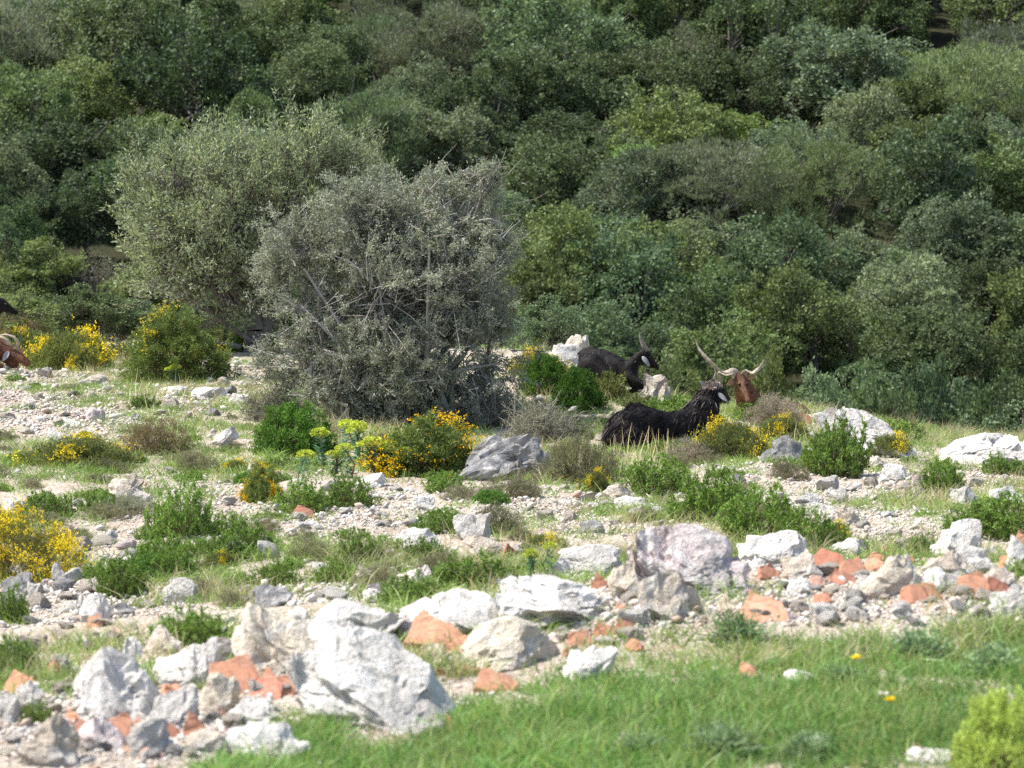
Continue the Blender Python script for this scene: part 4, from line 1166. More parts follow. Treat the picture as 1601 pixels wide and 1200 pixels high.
# ------------------------------------------------------------------ the big thorny shrub and the olive tree
def big_shrub():
    rng = np.random.default_rng(77)
    x0, d0, z0 = atd(610, 21.6); k = F / d0
    e = empty('thorny_tree', (x0, d0, z0))
    # envelope lobes in photo px around (610, base 660): (u, Y, r px, depth m)
    lob = [(480, 400, 88, .1), (560, 350, 92, 0), (650, 345, 92, .1), (735, 345, 72, 0), (768, 385, 50, .2), (745, 275, 35, 0), (700, 450, 115, -.2), (600, 460, 115, -.3), (500, 490, 95, -.1),
           (470, 570, 72, 0), (540, 580, 88, -.3), (640, 580, 98, -.3), (730, 560, 88, -.1), (760, 500, 48, .1), (755, 600, 60, .1), (760, 280, 26, 0), (440, 420, 45, .2), (690, 300, 45, .1), (600, 310, 45, .2), (560, 540, 100, .7), (680, 520, 120, .8), (600, 420, 120, .7)]
    zb = lambda Y: CH - (Y - HY) * d0 / F - z0
    segs = []; LP = []; LD = []
    root = np.array([0, 0, -.1])
    stems = [np.array([rng.normal() * .18, rng.normal() * .15, 0]) for _ in range(9)]
    for (u, Y, r, dy) in lob:
        c = np.array([(u - 610) / k, dy, zb(Y)]); R_ = r / k
        for j in range(3):
            s = stems[rng.integers(9)]; m = s + (c - s) * .5 + rng.normal(size=3) * .12
            segs += poly_tube([s, m, c + rng.normal(size=3) * R_ * .3], [.03, .018, .009])
        n = int(135 * (R_ / .4) ** 2)
        v = unit(rng.normal(size=(n, 3))); q = rng.uniform(.25, 1.08, (n, 1)) ** .6
        T = c + v * q * R_ * (1 + .42 * fbm(v + c, 2.3, 3, 5))[:, None]
        T = T + (T - c) * (rng.random((len(T), 1)) < .14) * rng.uniform(.05, .3, (len(T), 1))
        gap = fbm(T, 2.6, 2, 31) - .5 * ((T[:, 0] > .1) & (T[:, 2] < 1.1)) * 1.0
        T = T[(T[:, 2] > .0) & (gap > -.42)]
        for t in T:
            s = c + (t - c) * rng.uniform(.0, .5) + rng.normal(size=3) * .05
            m = (s + t) / 2 + rng.normal(size=3) * .035
            t2 = t + rng.normal(size=3) * .05
            segs += poly_tube([s, m, t2], [.0055, .004, .002])
            dirv = unit((t2 - m)[None])[0]
            for _ in range(5):
                a = m + (t2 - m) * rng.random(); dr = unit((dirv * .5 + rng.normal(size=3) * .8)[None])[0]; b = a + dr * rng.uniform(.05, .13)
                segs.append((*a, *b, .0024, .0008))
                kk = 24; qq = rng.random((kk, 1)); LP.append(a + (b - a) * qq + rng.normal(size=(kk, 3)) * .014); LD.append(rng.normal(size=(kk, 3)) * .7 + dr)
    # long bare spikes at the upper right
    for i in range(46):
        u = rng.uniform(640, 820); Y = rng.uniform(270, 400); a = np.array([(u - 610) / k, rng.normal() * .3 - .1, zb(Y)])
        b = a + [rng.normal() * .12 + .1, rng.normal() * .1, rng.uniform(.0, .22)]
        segs += poly_tube([a, (a + b) / 2 + rng.normal(size=3) * .015, b], [.0035, .0025, .0012])
    for i in range(18):
        u = rng.uniform(470, 800); Y = rng.uniform(340, 600); a = np.array([(u - 610) / k, -.75 + rng.random() * .25, zb(Y)])
        b = a + [rng.normal() * .10, rng.normal() * .05, rng.normal() * .10]
        segs += poly_tube([a, (a + b) / 2 + rng.normal(size=3) * .03, b], [.0055, .004, .002])
    P = np.concatenate(LP); D = np.concatenate(LD)
    V, Q = leaf_quads(P, D, .024 * rng.uniform(.6, 1.3, len(P)), .0095, rng)
    print('big shrub leaves', len(P), 'segs', len(segs))
    link('foliage', leafmesh('foliage', V, Q, rng, M_silver), e, (.265, .29, .235))
    V, Q = tubes(segs, 3)
    link('branches', make_mesh('branches', V, Q, M_twig, False, np.repeat(rng.random(len(V) // 6), 6)), e, (.31, .30, .28))
    tag(e, 'big dense grey thorny shrub with tangled bare twigs, in the centre of the slope', 'shrub')
big_shrub()

def olive():
    rng = np.random.default_rng(88)
    x0, d0, z0 = atd(395, 28.5); k = F / d0
    e = empty('olive_tree', (x0, d0, z0 - .05))
    lob = [(270, 300, 75, 0), (330, 270, 70, .2), (300, 350, 90, -.3), (380, 330, 90, -.2), (250, 370, 55, 0), (400, 270, 60, .3), (480, 250, 60, 0), (540, 270, 55, .1), (450, 300, 80, 0), (340, 410, 80, -.3),
           (270, 420, 60, -.2), (420, 400, 80, -.2), (510, 330, 80, .3), (570, 310, 45, .3), (500, 215, 25, 0), (340, 240, 30, 0), (235, 320, 40, .2), (300, 460, 45, 0), (380, 450, 50, .1), (230, 440, 35, .3)]
    zb = lambda Y: CH - (Y - HY) * d0 / F - z0
    segs = poly_tube([(0, 0, -.1), (.02, 0, .25), (-.02, .05, .55)], [.13, .11, .09], 8) + poly_tube([(.06, .05, -.1), (.12, .05, .3), (.25, .1, .8)], [.08, .07, .05])
    LP = []; LD = []
    for (u, Y, r, dy) in lob:
        c = np.array([(u - 395) / k, dy, zb(Y)]); R_ = r / k
        s = np.array([0, .03, .45]); m = s + (c - s) * .5 + rng.normal(size=3) * .15 - [0, 0, .1]
        segs += poly_tube([s, m, c], [.05, .03, .014])
        n = int(150 * (R_ / .45) ** 2)
        v = unit(rng.normal(size=(n, 3)) + [0, 0, .25]); q = rng.uniform(.3, 1.1, (n, 1)) ** .6
        T = c + v * q * R_ * (1 + .45 * fbm(v + c, 2.0, 3, 8))[:, None]
        keep_ = fbm(T, 2.2, 2, 37) > -.5; T = T[keep_]; v = v[keep_]
        for t, vv in zip(T, v):
            s = c + (t - c) * rng.uniform(.2, .5); up = unit((vv * .7 + [0, 0, .7] + rng.normal(size=3) * .35)[None])[0]
            b = t + up * rng.uniform(.1, .34)
            segs += poly_tube([s, t, b], [.006, .004, .0015])
            kk = 34; qq = rng.random((kk, 1)); LP.append(t + (b - t) * qq + rng.normal(size=(kk, 3)) * .03); LD.append(up + rng.normal(size=(kk, 3)) * .75)
    for a, b, c in (((.0, -.1, .15), (-.35, -.2, .4), (-.8, -.3, .75)), ((-.1, -.2, .1), (-.5, -.3, .2), (-.7, -.3, .45))):
        segs += poly_tube([a, b, c], [.03, .02, .01])
    P = np.concatenate(LP); D = np.concatenate(LD)
    V, Q = leaf_quads(P, D, .052 * rng.uniform(.6, 1.25, len(P)), .0125, rng)
    link('crown', leafmesh('crown', V, Q, rng), e, (.245, .30, .195))
    V, Q = tubes(segs, 5)
    link('trunk', make_mesh('trunk', V, Q, M_bark, False), e)
    tag(e, 'wild olive tree with silvery green leaves behind the thorny shrub', 'tree')
olive()

# ================================================================== GRASS (uncountable)
def grass(name, n, prob, L, W, c, label, seed, droop=.5, tuft=.03, per=8, drange=(6.8, 29), spread=.6):
    rng = np.random.default_rng(seed)
    m = n * 4 // per + 10
    Y = rng.uniform(530, 1230, m); u = rng.uniform(-200, 1800, m)
    tab_d = np.linspace(drange[0], drange[1], 500)
    Ym = np.minimum.accumulate(np.array([proj(0, dd, g1(0, dd))[1] for dd in tab_d]))
    d = np.interp(-Y, -Ym, tab_d) + rng.normal(size=m) * .15; x = (u - 800.5) / F * d
    z = gz(x, d); uu, YY = proj(x, d, z)
    p = prob(uu, YY, x, d)
    keep = rng.random(m) < p
    x, d, uu, YY = [a[keep][:n // per] for a in (x, d, uu, YY)]
    X = np.repeat(x, per) + rng.normal(size=len(x) * per) * tuft; Dd = np.repeat(d, per) + rng.normal(size=len(x) * per) * tuft
    Z = gz(X, Dd) - .005
    P = np.stack([X, Dd, Z], 1)
    D = np.stack([rng.normal(size=len(P)) * spread, rng.normal(size=len(P)) * spread, np.ones(len(P))], 1)
    sz = np.repeat(rng.uniform(.5, 1.25, len(x)), per)
    V, Q = blades(P, D, L * sz * rng.uniform(.6, 1.2, len(P)), W, rng, droop)
    a = np.repeat(np.clip(np.repeat(rng.random(len(x)), per) * .5 + rng.random(len(P)) * .5, 0, 1), 6)
    o = link(name, make_mesh(name, V, Q, M_grass, False, a), None, c)
    tag(o, label, 'grass', kind='stuff')
def p_fore(u, Y, x, d):
    edge = np.interp(u, [0, 420, 520, 640, 720, 850, 1000, 1200, 1601], [1300, 1195, 1165, 1170, 1100, 1078, 1034, 1010, 998]) + 26 * fbm2(x, d, 3.0, 2, 12)
    g = np.clip((Y - edge) / 30, 0, 1)
    bare = fbm2(x, d, 3.4, 3, 44)
    g = g * (.18 + .82 * np.clip((.42 - bare) / .35, 0, 1)) * np.clip(.75 + .8 * fbm2(x, d, 6, 2, 47), .1, 1)
    tuft = np.clip(1.3 - np.hypot((u - 480) / 55, (Y - 1170) / 35), 0, 1)
    return np.clip(np.maximum(g, tuft), 0, 1)
def p_mid(u, Y, x, d):
    b = np.clip(1 - scree_w(u, Y) * .85, .05, 1) * np.clip(.5 + fbm2(x, d, 1.3, 3, 15) * 1.2, .05, 1)
    b = np.where(Y > 960, b * .25, b)
    for cx, cy, rx, ry in ((200, 562, 300, 22), (1100, 640, 150, 20), (190, 600, 160, 28), (150, 625, 80, 16), (870, 745, 120, 22), (1000, 800, 90, 20), (330, 720, 200, 40), (1000, 660, 200, 60), (1150, 690, 200, 40), (60, 720, 120, 40), (600, 690, 150, 30), (900, 600, 80, 40), (1440, 790, 90, 16), (280, 655, 90, 18)):
        b = np.maximum(b, np.clip(1.3 - np.hypot((u - cx) / rx, (Y - cy) / ry), 0, 1))
    return b
grass('grass', 110000, p_fore, .085, .0035, (.155, .30, .085), 'bright green short grass of the foreground', 51, .6, .03, 10, (6.8, 12), .75)
grass('meadow_grass', 30000, p_fore, .10, .0028, (.30, .35, .15), 'taller pale green grass stalks of the foreground', 52, .4, .03, 6, (6.8, 12), .5)
grass('clover', 30000, p_fore, .035, .010, (.13, .25, .10), 'small broad leaved herbs between the foreground grass', 53, .5, .03, 8, (6.8, 12), 1.2)
grass('slope_grass', 150000, p_mid, .10, .004, (.21, .31, .10), 'pale green grass tufts across the stony slope', 54, .6, .035, 16, (9, 29), .7)
grass('dry_grass', 55000, lambda u, Y, x, d: p_mid(u, Y, x, d) * np.clip(.2 + 1.6 * fbm2(x, d, .8, 2, 71), .06, 1), .15, .0032, (.40, .37, .26), 'dry straw coloured grass across the slope', 55, .5, .03, 14, (9, 29), .55)

def dandelion(u, Y, label, c=(.85, .7, .02)):
    x, d, z = at(u, Y); e = empty('dandelion', (x, d, z)); rng = np.random.default_rng(int(u))
    V, Q = tubes(poly_tube([(0, 0, 0), (.004, 0, .05), (.0, 0, .1)], [.0016, .0014, .0012]), 5)
    link('stem', make_mesh('stem', V, Q, M_twig, False, np.full(len(V), .5)), e, (.2, .3, .1))
    n = 46; a = rng.uniform(0, 6.28, n); D = np.stack([np.cos(a), np.sin(a), rng.uniform(.1, .9, n)], 1)
    V, Q = leaf_quads(np.zeros((n, 3)) + [0, 0, .1], D, .017, .006, rng)
    link('flower', leafmesh('flower', V, Q, rng, M_petal), e, c); tag(e, label, 'flower')
dandelion(1396, 1160, 'single yellow dandelion in the lower right grass')
dandelion(1342, 1090, 'small yellow flower by the dark thistle in the grass')
dandelion(1386, 1150, 'small white flower beside the yellow dandelion', (.8, .8, .75))

# ================================================================== GOATS
def coat_mat(name, c, c2, rough=.65, spec=.12):
    m, nt, out = nmat(name)
    cc = mixc(nt, ramp(nt, noise_n(nt, 9, 5, .65), [(.45, 0.0), (.7, 1.0)]), c, c2)
    p = N(nt, "ShaderNodeBsdfPrincipled"); nt.links.new(cc, p.inputs['Base Color'])
    p.inputs['Roughness'].default_value = rough; p.inputs['Specular IOR Level'].default_value = spec
    b = N(nt, "ShaderNodeBump"); b.inputs['Strength'].default_value = .5; b.inputs['Distance'].default_value = .01
    nt.links.new(noise_n(nt, 70, 4, .7), b.inputs['Height']); nt.links.new(b.outputs[0], p.inputs['Normal'])
    nt.links.new(p.outputs[0], out.inputs[0]); return m
M_black = coat_mat('black_coat', (.010, .009, .009), (.022, .016, .013))
M_brown = coat_mat('brown_coat', (.11, .055, .034), (.25, .14, .085), .75, .1)
M_horn = plain('horn', (.48, .40, .29), .55, .3, 30, .45)
M_hornd = plain('dark_horn', (.30, .27, .23), .55, .3, 30, .45)
M_ear = plain('pale_ear', (.34, .34, .35), .7, .2, 20, .75)
M_eare = plain('brown_ear', (.42, .26, .15), .7, .2, 20, .7)
M_eye = plain('eye', (.03, .02, .01), .35, .3, 5, .6)
M_hoof = plain('hoof', (.06, .05, .045), .6, .3)
M_hairb = leaf_mat('hair_black', 0, .42, .25, (.25, 1.7), (1.3, 1.0, .8))

def body_from_chains(name, chains, mat, voxel=.011):
    Vs, Ts, off = [], [], 0
    V0, T0 = ICO[2]
    for ch in chains:
        for a, b in zip(ch[:-1], ch[1:]):
            pa, pb = np.array(a[0]), np.array(b[0]); L = np.linalg.norm(pb - pa); n = max(2, int(L / (min(a[1], b[1]) * .3)) + 1)
            for t in np.linspace(0, 1, n):
                r = a[1] + (b[1] - a[1]) * t
                Vs.append(V0 * r + pa + (pb - pa) * t); Ts.append(T0 + off); off += len(V0)
    me = make_mesh(name + '_src', np.concatenate(Vs), np.concatenate(Ts))
    o = bpy.data.objects.new('tmp', me); col.objects.link(o)
    m = o.modifiers.new('r', 'REMESH'); m.mode = 'VOXEL'; m.voxel_size = voxel
    s = o.modifiers.new('s', 'SMOOTH'); s.iterations = 10; s.factor = .6
    dg = bpy.context.evaluated_depsgraph_get()
    out = bpy.data.meshes.new_from_object(o.evaluated_get(dg))
    bpy.data.objects.remove(o); bpy.data.meshes.remove(me)
    out.name = name; out.materials.clear(); out.materials.append(mat)
    out.polygons.foreach_set("use_smooth", np.ones(len(out.polygons), bool))
    return out
def horn_mesh(name, pts, r0, mat, flat=.5, twist=2.5):
    pts = np.array(pts, float); t = np.linspace(0, 1, len(pts)); tt = np.linspace(0, 1, 44)
    C = np.stack([np.interp(tt, t, pts[:, i]) for i in range(3)], 1)
    for _ in range(6): C[1:-1] = (C[:-2] + C[1:-1] * 2 + C[2:]) / 4
    T = unit(np.gradient(C, axis=0)); ref = np.array([0, 1., .2]); n_s = 10; V = []
    X = unit(np.cross(T, ref)); Y = np.cross(T, X)
    for i in range(44):
        r = r0 * (1 - tt[i]) ** .75 * (1 + .05 * math.sin(tt[i] * 70)) + .0015
        a0 = twist * tt[i]
        for k in range(n_s):
            a = 2 * math.pi * k / n_s; ca, sa = math.cos(a) * r, math.sin(a) * r * flat
            V.append(C[i] + X[i] * (ca * math.cos(a0) - sa * math.sin(a0)) + Y[i] * (ca * math.sin(a0) + sa * math.cos(a0)))
    idx = np.arange(44 * n_s).reshape(44, n_s)
    Q = np.stack([idx[:-1], np.roll(idx, -1, 1)[:-1], np.roll(idx, -1, 1)[1:], idx[1:]], -1).reshape(-1, 4)
    return make_mesh(name, np.array(V), Q, mat, True)
def ear_mesh(a, b, w, mat):
    a, b = np.array(a, float), np.array(b, float); V, T = ICO[3]; d = b - a; L = np.linalg.norm(d); d /= L
    s = np.cross(d, [0, 1, 0]); s /= np.linalg.norm(s); n = np.cross(d, s)
    q = V[:, 0:1] * .5 + .5; wid = w * (1.0 - .55 * q) * (.5 + .9 * q ** .4)
    P = a + d * L * q + s * V[:, 1:2] * wid * .5 + n * (V[:, 2:3] * .006 + .25 * w * (V[:, 1:2] ** 2) - .3 * w * q ** 2)
    return make_mesh('ear', P, T, mat, True)
def hair_on(me, n, L, W, flow, seed, zlim=-9, lift=.25, grav=.5, lock_a=.20):
    rng = np.random.default_rng(seed)
    nv = len(me.vertices); co = np.empty(nv * 3, np.float32); me.vertices.foreach_get('co', co); co = co.reshape(-1, 3)
    no = np.array([v.normal[:] for v in me.vertices]); i = rng.integers(0, nv, n); P = co[i] + rng.normal(size=(n, 3)) * .003; Nn = no[i]
    m = P[:, 2] > zlim; P, Nn = P[m], Nn[m]
    fl = flow(P)
    D = fl - Nn * np.sum(fl * Nn, 1, keepdims=True); D = unit(D) + Nn * lift + [0, 0, -grav * .35]
    lock = np.stack([vnoise(P, 22, 3 + k) for k in range(3)], 1) * lock_a
    D = unit(D + lock + rng.normal(size=P.shape) * .10)
    V, Q = blades(P, D, L * rng.uniform(.5, 1.2, len(P)), W, rng, .25)
    tone = np.clip(.5 + .5 * vnoise(P, 14, 9) + rng.normal(size=len(P)) * .15, 0, 1)
    return make_mesh('hair', V, Q, M_hairb, False, np.repeat(tone, 6))

def goat(u0, d0, label, mat, chains, horns, ears, eyes, hairspec, hooves=(), d_abs=None):
    x, dd, z = atd(u0, d0); k = F / dd; Y0 = HY + (CH - z) * k
    p = lambda u, Y, dy=0: ((u - u0) / k, dy, (Y0 - Y) / k)
    e = empty('goat', (x, dd, z))
    me = body_from_chains('body', [[(p(*a[:3]), a[3]) for a in ch] for ch in chains], mat)
    link('body', me, e)
    for pts, r, m, tw in horns: link('horn', horn_mesh('horn', [p(*q) for q in pts], r, m, .38, tw), e)
    for a, b, w, m in ears: link('ear', ear_mesh(p(*a), p(*b), w, m), e)
    for q in eyes:
        V, T = ICO[3]; link('eye', make_mesh('eye', V * .011 + np.array(p(*q)), T, M_eye, True), e)
    for q in hooves:
        V, T = rock_verts(np.random.default_rng(4), .04, .06, .045, 3, 3, 0); link('hoof', make_mesh('hoof', V + np.array(p(*q)), T, M_hoof, True), e)
    n, L, W, flow, c, zl, lift, grav, seed = hairspec
    link('hair', hair_on(me, n, L, W, lambda P: flow(P), seed, zl, lift, grav), e, c)
    tag(e, label, 'goat', 'goats resting on the slope')
    return e
def away_from(pt, extra=(0, 0, 0)):
    return lambda P: unit(np.asarray(P) - np.array(pt)) + np.array(extra)

# A: long haired black goat lying, seen from behind, head turned away
goat(1040, 20.0, 'long haired black goat lying in the grass seen from behind, pale ears and nape', M_black,
 [[(978, 674, -.05, .15), (1005, 668, .08, .145), (1045, 676, .18, .13), (1078, 672, .3, .125), (1096, 660, .36, .12), (1108, 640, .40, .098), (1118, 620, .42, .075), (1125, 613, .46, .06)],
  [(968, 680, -.12, .12), (985, 686, -.2, .10), (1015, 690, -.24, .06), (1040, 697, -.25, .03), (1000, 700, -.3, .025)],
  [(992, 642, .12, .05), (1000, 655, .14, .10)],
  [(1108, 645, .34, .09), (1118, 665, .30, .075), (1116, 690, .30, .06)],
  [(1122, 612, .44, .062), (1130, 616, .52, .052), (1140, 624, .62, .036), (1145, 629, .67, .030)],
  [(1092, 690, .25, .05), (1120, 696, .1, .028), (1100, 699, 0, .022)], [(958, 668, -.12, .03), (950, 678, -.16, .02)]],
 [([(1131, 610, .46), (1134, 600, .46), (1130, 590, .44), (1131, 586, .42), (1142, 592, .40), (1156, 588, .40)], .021, M_horn, 2.5),
  ([(1124, 608, .46), (1126, 598, .50), (1128, 588, .54), (1126, 582, .55)], .017, M_hornd, 2)],
 [((1113, 612, .42), (1101, 601, .38), .034, M_ear), ((1129, 619, .36), (1143, 632, .32), .036, M_ear)],
 [(1137, 618, .52)], (30000, .075, .0028, lambda P: unit((np.asarray(P) - np.array([.42, .4, .45])) * [1, 1, .6]) + [0, 0, -.2], (.020, .014, .012), -.05, .04, .9, 3))
# B: black goat on the ridge, profile to the right
goat(985, 23.3, 'black goat with one upright curved horn, lying in profile on the ridge by white rocks', M_black,
 [[(922, 561, .2, .092), (945, 566, .12, .098), (965, 576, .05, .10), (981, 586, 0, .088), (984, 577, 0, .072), (992, 566, 0, .052), (1001, 556, 0, .043), (1008, 551, 0, .041)],
  [(1007, 552, 0, .045), (1015, 560, -.01, .036), (1023, 569, -.02, .026), (1028, 574, -.02, .020)], [(1008, 560, 0, .035), (1020, 573, 0, .018)],
  [(984, 590, -.05, .06), (994, 596, -.09, .04), (1004, 597, -.12, .027), (1006, 605, -.12, .02), (1002, 612, -.14, .018)],
  [(990, 595, .1, .06), (1000, 607, .05, .03), (985, 612, -.02, .022)],
  [(925, 575, .05, .12), (948, 590, -.05, .07), (968, 604, -.1, .03)], [(915, 552, .25, .03), (907, 556, .28, .018)]],
 [([(1009, 548, .02), (1006, 540, .02), (1001, 530, .03), (1000, 520, .04)], .017, M_horn, .8), ([(1012, 548, -.03), (1009, 541, -.04), (1004, 533, -.05), (1001, 524, -.05)], .017, M_hornd, .8)],
 [((1004, 556, -.05), (1015, 571, -.08), .042, M_ear), ((1004, 553, .05), (998, 562, .10), .045, M_ear)],
 [(1016, 558, -.035)], (6000, .02, .0025, lambda P: unit((np.asarray(P) - np.array([.2, 0, .4])) * [1, 1, .6]), (.014, .012, .012), -.05, .03, .5, 5), [(1001, 615, -.14)])
# C: brown goat facing us, wide twisted horns
goat(1165, 21.8, 'brown goat with very long wide twisted horns behind the long haired black goat', M_brown,
 [[(1157, 589, .05, .046), (1160, 597, .02, .046), (1163, 607, -.03, .034), (1167, 619, -.09, .026), (1169, 626, -.12, .025), (1169, 629, -.12, .022)],
  [(1158, 592, .08, .055), (1168, 612, .25, .075), (1182, 640, .45, .11), (1200, 665, .6, .15), (1245, 668, .85, .15), (1262, 672, .95, .15)],
  [(1188, 670, .45, .06), (1180, 690, .2, .03)], [(1262, 680, .8, .1), (1240, 690, .6, .035)]],
 [([(1153, 590, .04), (1149, 580, .03), (1139, 582, .0), (1129, 582, -.02), (1117, 572, -.02), (1103, 558, 0), (1093, 545, .03), (1087, 527, .06)], .034, M_horn, 4.2),
  ([(1162, 589, .04), (1167, 579, .02), (1177, 583, -.02), (1188, 575, -.02), (1196, 561, .0)], .030, M_horn, 3.8)],
 [((1152, 592, .05), (1138, 602, .03), .045, M_eare), ((1167, 591, .03), (1182, 588, .0), .045, M_eare)],
 [(1156, 600, -.035), (1169, 599, -.03)], (7000, .02, .003, lambda P: unit(np.asarray(P) * 0 + [.2, .1, -1]), (.17, .08, .042), -.1, .12, .5, 7))
# D, E: two goats cut by the left edge
goat(-30, 27.5, 'black goat with only its dark head in view at the left edge, white under the chin', M_black,
 [[(-140, 525, .2, .15), (-95, 520, .1, .16), (-50, 520, 0, .15), (-35, 505, 0, .11), (-15, 490, 0, .085), (0, 474, 0, .062)],
  [(0, 474, 0, .06), (10, 480, 0, .045), (20, 486, 0, .032), (25, 488, 0, .026)], [(-40, 540, -.1, .06), (-15, 555, -.15, .03), (-40, 562, -.2, .022)], [(-140, 535, 0, .12), (-110, 555, -.15, .05), (-90, 562, -.2, .025)]],
 [([(-4, 466, .03), (-12, 452, .04), (-25, 440, .06)], .02, M_hornd, 1), ([(-1, 467, -.03), (-9, 453, -.05), (-22, 441, -.08)], .02, M_hornd, 1)],
 [((-4, 474, -.06), (-12, 488, -.12), .05, M_ear), ((-4, 474, .06), (-10, 484, .14), .05, M_ear)], [(10, 475, -.045)],
 (6000, .03, .003, lambda P: unit(np.asarray(P) * 0 + [-1, 0, -.4]), (.02, .017, .016), -.05, .15, .5, 8))
goat(0, 25.4, 'reddish brown goat with a curved horn, head low, cut by the left edge', M_brown,
 [[(-110, 548, .2, .14), (-70, 545, .1, .15), (-30, 545, 0, .13), (-8, 545, 0, .10), (10, 548, 0, .075)],
  [(12, 548, -.02, .068), (24, 553, -.05, .058), (36, 560, -.09, .042), (46, 566, -.12, .030)], [(-20, 560, -.1, .05), (5, 570, -.15, .03), (-15, 574, -.2, .022)], [(12, 556, 0, .07), (22, 568, -.02, .045)], [(-110, 556, 0, .11), (-80, 568, -.15, .05)]],
 [([(20, 543, -.05), (14, 532, -.06), (2, 525, -.05), (-10, 528, -.03), (-16, 538, 0)], .018, M_horn, 1.5), ([(26, 545, -.08), (32, 535, -.1), (24, 525, -.1), (10, 521, -.08), (-4, 524, -.06)], .018, M_horn, 1.5)],
 [((16, 548, -.09), (8, 562, -.14), .05, M_ear), ((26, 547, .02), (36, 548, .08), .045, M_eare)], [(30, 552, -.10)],
 (6000, .03, .003, lambda P: unit(np.asarray(P) * 0 + [-1, 0, -.5]), (.18, .08, .042), -.05, .15, .5, 9))

# ================================================================== scrub closing the ridge
edge = [
 ('maqy', 30, 30.5, 150, 'low olive yellow scrub at the left edge behind the goats'), ('maqd', 130, 31, 160, 'dark low scrub behind the yellow gorse clump'), ('maq', 215, 31.5, 130, 'grey green low scrub left of the round gorse top'),
 ('maq', 340, 31, 120, 'grey green low scrub right of the round gorse'), ('maqd', 430, 31.5, 130, 'dark low scrub at the foot of the olive trunk'), ('maqd', 60, 34, 200, 'dark scrub standing further back on the left ridge'), ('bare', 190, 34, 150, 'pale half bare scrub behind the round gorse'),
 ('maq', 850, 29.5, 130, 'grey green scrub peeking out right of the thorny shrub'), ('softg', 860, 31, 110, 'feathery grey bush right of the thorny shrub'), ('maqd', 950, 30, 110, 'dark scrub right behind the ridge rocks'),
 ('maq', 1580, 31, 230, 'grey green scrub above the right ridge boulder'), ('maq', 1480, 33, 190, 'grey green scrub between the ridge slabs and the right edge'), ('bare', 1460, 28.5, 90, 'reddish twiggy scrub behind the white ridge slab'), ('maqd', 1390, 34, 150, 'dark scrub just beyond the long ridge slab'), ('maqy', 1240, 33, 140, 'olive scrub beyond the rusty orange stone'), ('maq', 1110, 33, 150, 'grey green scrub behind the twisted horns'),
]
for lk, u, d, w, lab in edge:
    x, dd, z = atd(u, d); wm = w / pxm(d)
    e = plant_tree(lk, u, d, wm, wm * (.62 if u < 700 else .8)); tag(e, lab, 'shrub', 'scrub along the ridge')
more = [(45, 27.5, 110, 45, 'low scrubby bush with tiny flowers between the left goats and the gorse'), (200, 28, 100, 40, 'low green bush behind the yellow gorse clump'), (340, 29, 90, 40, 'low green bush at the right shoulder of the round gorse'),
        (1000, 22.5, 70, 30, 'low green bush under the chest of the upright horned goat'), (1420, 20.6, 70, 40, 'low green bush at the right end of the ridge slab')]
for u, d, w, h, lab in more:
    x, dd, z = atd(u, d); Y = proj(x, dd, z)[1]
    shrub('gorse_low' if 'flowers' in lab else L_, u, Y, w, h, lab, (.15, .19, .07), d=d)
def stalks():
    """tall dry stems standing before the lying goat and on the slope"""
    rng = np.random.default_rng(91); n = 0
    for (u0, u1, Y, cnt, h) in ((950, 1120, 712, 60, .22), (900, 1000, 735, 30, .18), (560, 720, 700, 30, .2), (180, 300, 640, 14, .3), (1150, 1300, 690, 24, .15)):
        e = []
        us = rng.uniform(u0, u1, cnt); P = np.array([at(u, Y + rng.normal() * 6) for u in us])
        D = np.stack([rng.normal(size=cnt) * .18, rng.normal(size=cnt) * .2, np.ones(cnt)], 1)
        e.append(blades(P, D, h * rng.uniform(.5, 1.2, cnt), .006, rng, .2))
        yield e[0]
VV = []; QQ = []; off = 0
for V, Q in stalks(): VV.append(V); QQ.append(Q + off); off += len(V)
o = link('dry_stalks', make_mesh('dry_stalks', np.concatenate(VV), np.concatenate(QQ), M_grass, False, np.full(off, .8)), None, (.55, .48, .36))
tag(o, 'tall straw coloured dry stalks before the goat', 'grass', kind='stuff')
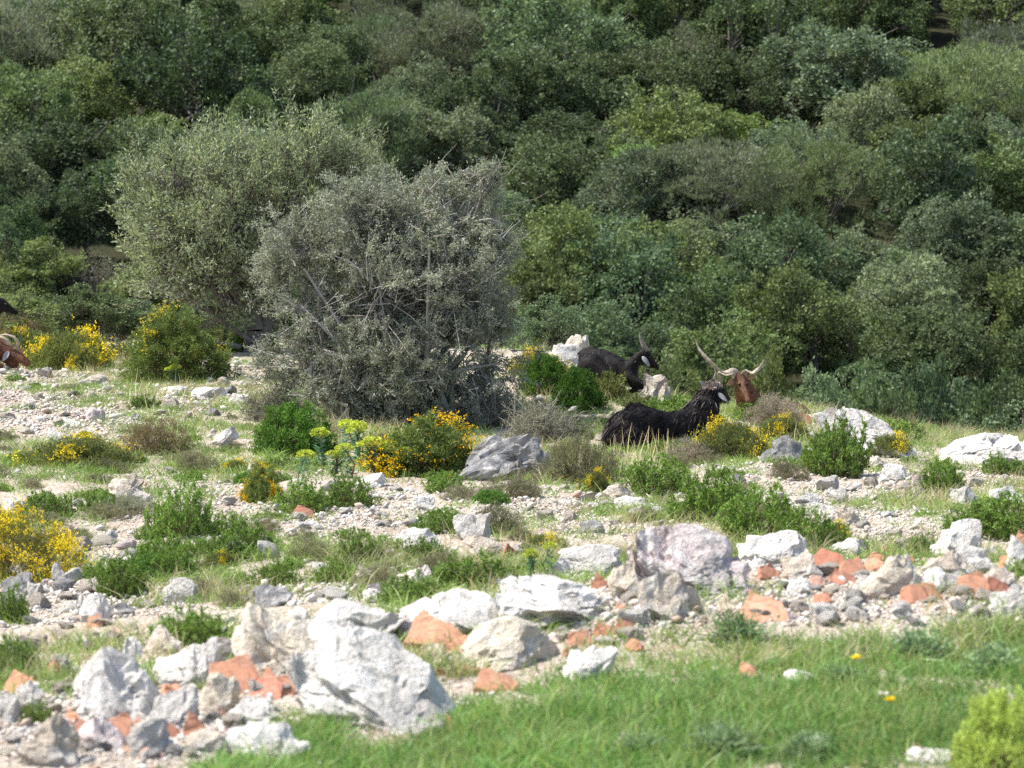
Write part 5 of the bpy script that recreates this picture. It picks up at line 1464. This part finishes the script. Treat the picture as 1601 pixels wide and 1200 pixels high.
for i, (lk, u, d, w, lab) in enumerate([('maq', 1290, 38, 150, 'grey green rounded scrub closing the dip left of the ridge slab end'), ('maqd', 1370, 39, 150, 'dark rounded scrub closing the dip above the ridge slab'), ('maqy', 1200, 38, 120, 'olive rounded scrub closing the dip right of the horns'), ('maqd', 1230, 44, 150, 'dark scrub in the dip behind the rusty orange stone'), ('maq', 1330, 45, 170, 'grey green scrub in the dip behind the ridge slab'), ('maqd', 1440, 46, 170, 'dark green scrub in the dip left of the right ridge boulder'),
        ('maqy', 1130, 45, 140, 'olive scrub in the dip behind the horned goats'), ('maqd', 1550, 45, 170, 'dark green scrub in the dip behind the right edge scrub'), ('maqd', 1040, 44, 130, 'dark green scrub in the dip behind the upright horned goat'), ('maqd', 140, 47, 190, 'dark green scrub left of the olive tree foot'), ('maqd', 30, 48, 190, 'dark green scrub further back at the left edge')]):
    wm = w / pxm(d); yt = (575 if u > 1000 else 540) + random.uniform(-22, 22) if u > 900 else 440
    e = plant_tree(lk, u, d, wm, max(.6, CH - (yt - HY) * d / F - g1(*atd(u, d)[:2])) if u > 900 else wm); tag(e, lab, 'shrub', 'scrub along the ridge')
# pale nape of the long haired goat, a tuft of light hair between the ears
g = next(o for o in bpy.data.objects if o.name == 'goat')
bod = next(c for c in g.children if c.name.startswith('body'))
nv = len(bod.data.vertices); co = np.empty(nv * 3, np.float32); bod.data.vertices.foreach_get('co', co); co = co.reshape(-1, 3)
top = co[(co[:, 2] > co[:, 2].max() - .055)]; rng = np.random.default_rng(2)
P = top[rng.integers(0, len(top), 1500)] + [0, 0, .002]
V, Q = blades(P, np.array([-.3, -1, -.35]) + rng.normal(size=P.shape) * .3, .035, .003, rng, .3)
link('nape_hair', make_mesh('nape_hair', V, Q, M_hairb, False, np.repeat(rng.random(len(P)), 6)), g, (.38, .36, .34))
# shorten the few labels that run long
for o in bpy.data.objects:
    l = o.get('label')
    if not l or o.parent: continue
    for a, b in ((' the photo', ''), ('dark green evergreen oak', 'dark evergreen oak'), ('grey green rounded maquis', 'grey green maquis'), ('dark green rounded maquis', 'dark green maquis'), ('tufted grey green oak', 'tufted greyish oak'), ('along the top edge', 'at the top'), ('further back ', ''), (' of the slope', ''), ('just ', ''), ('small ', ''), (' of two', ''), ('grey green dwarf', 'greyish dwarf'), ('in front of', 'before'), (' shrub,', ','), ('with its ', 'with '), (' in view', '')):
        if len(l.split()) > 16: l = l.replace(a, b)
    o['label'] = l
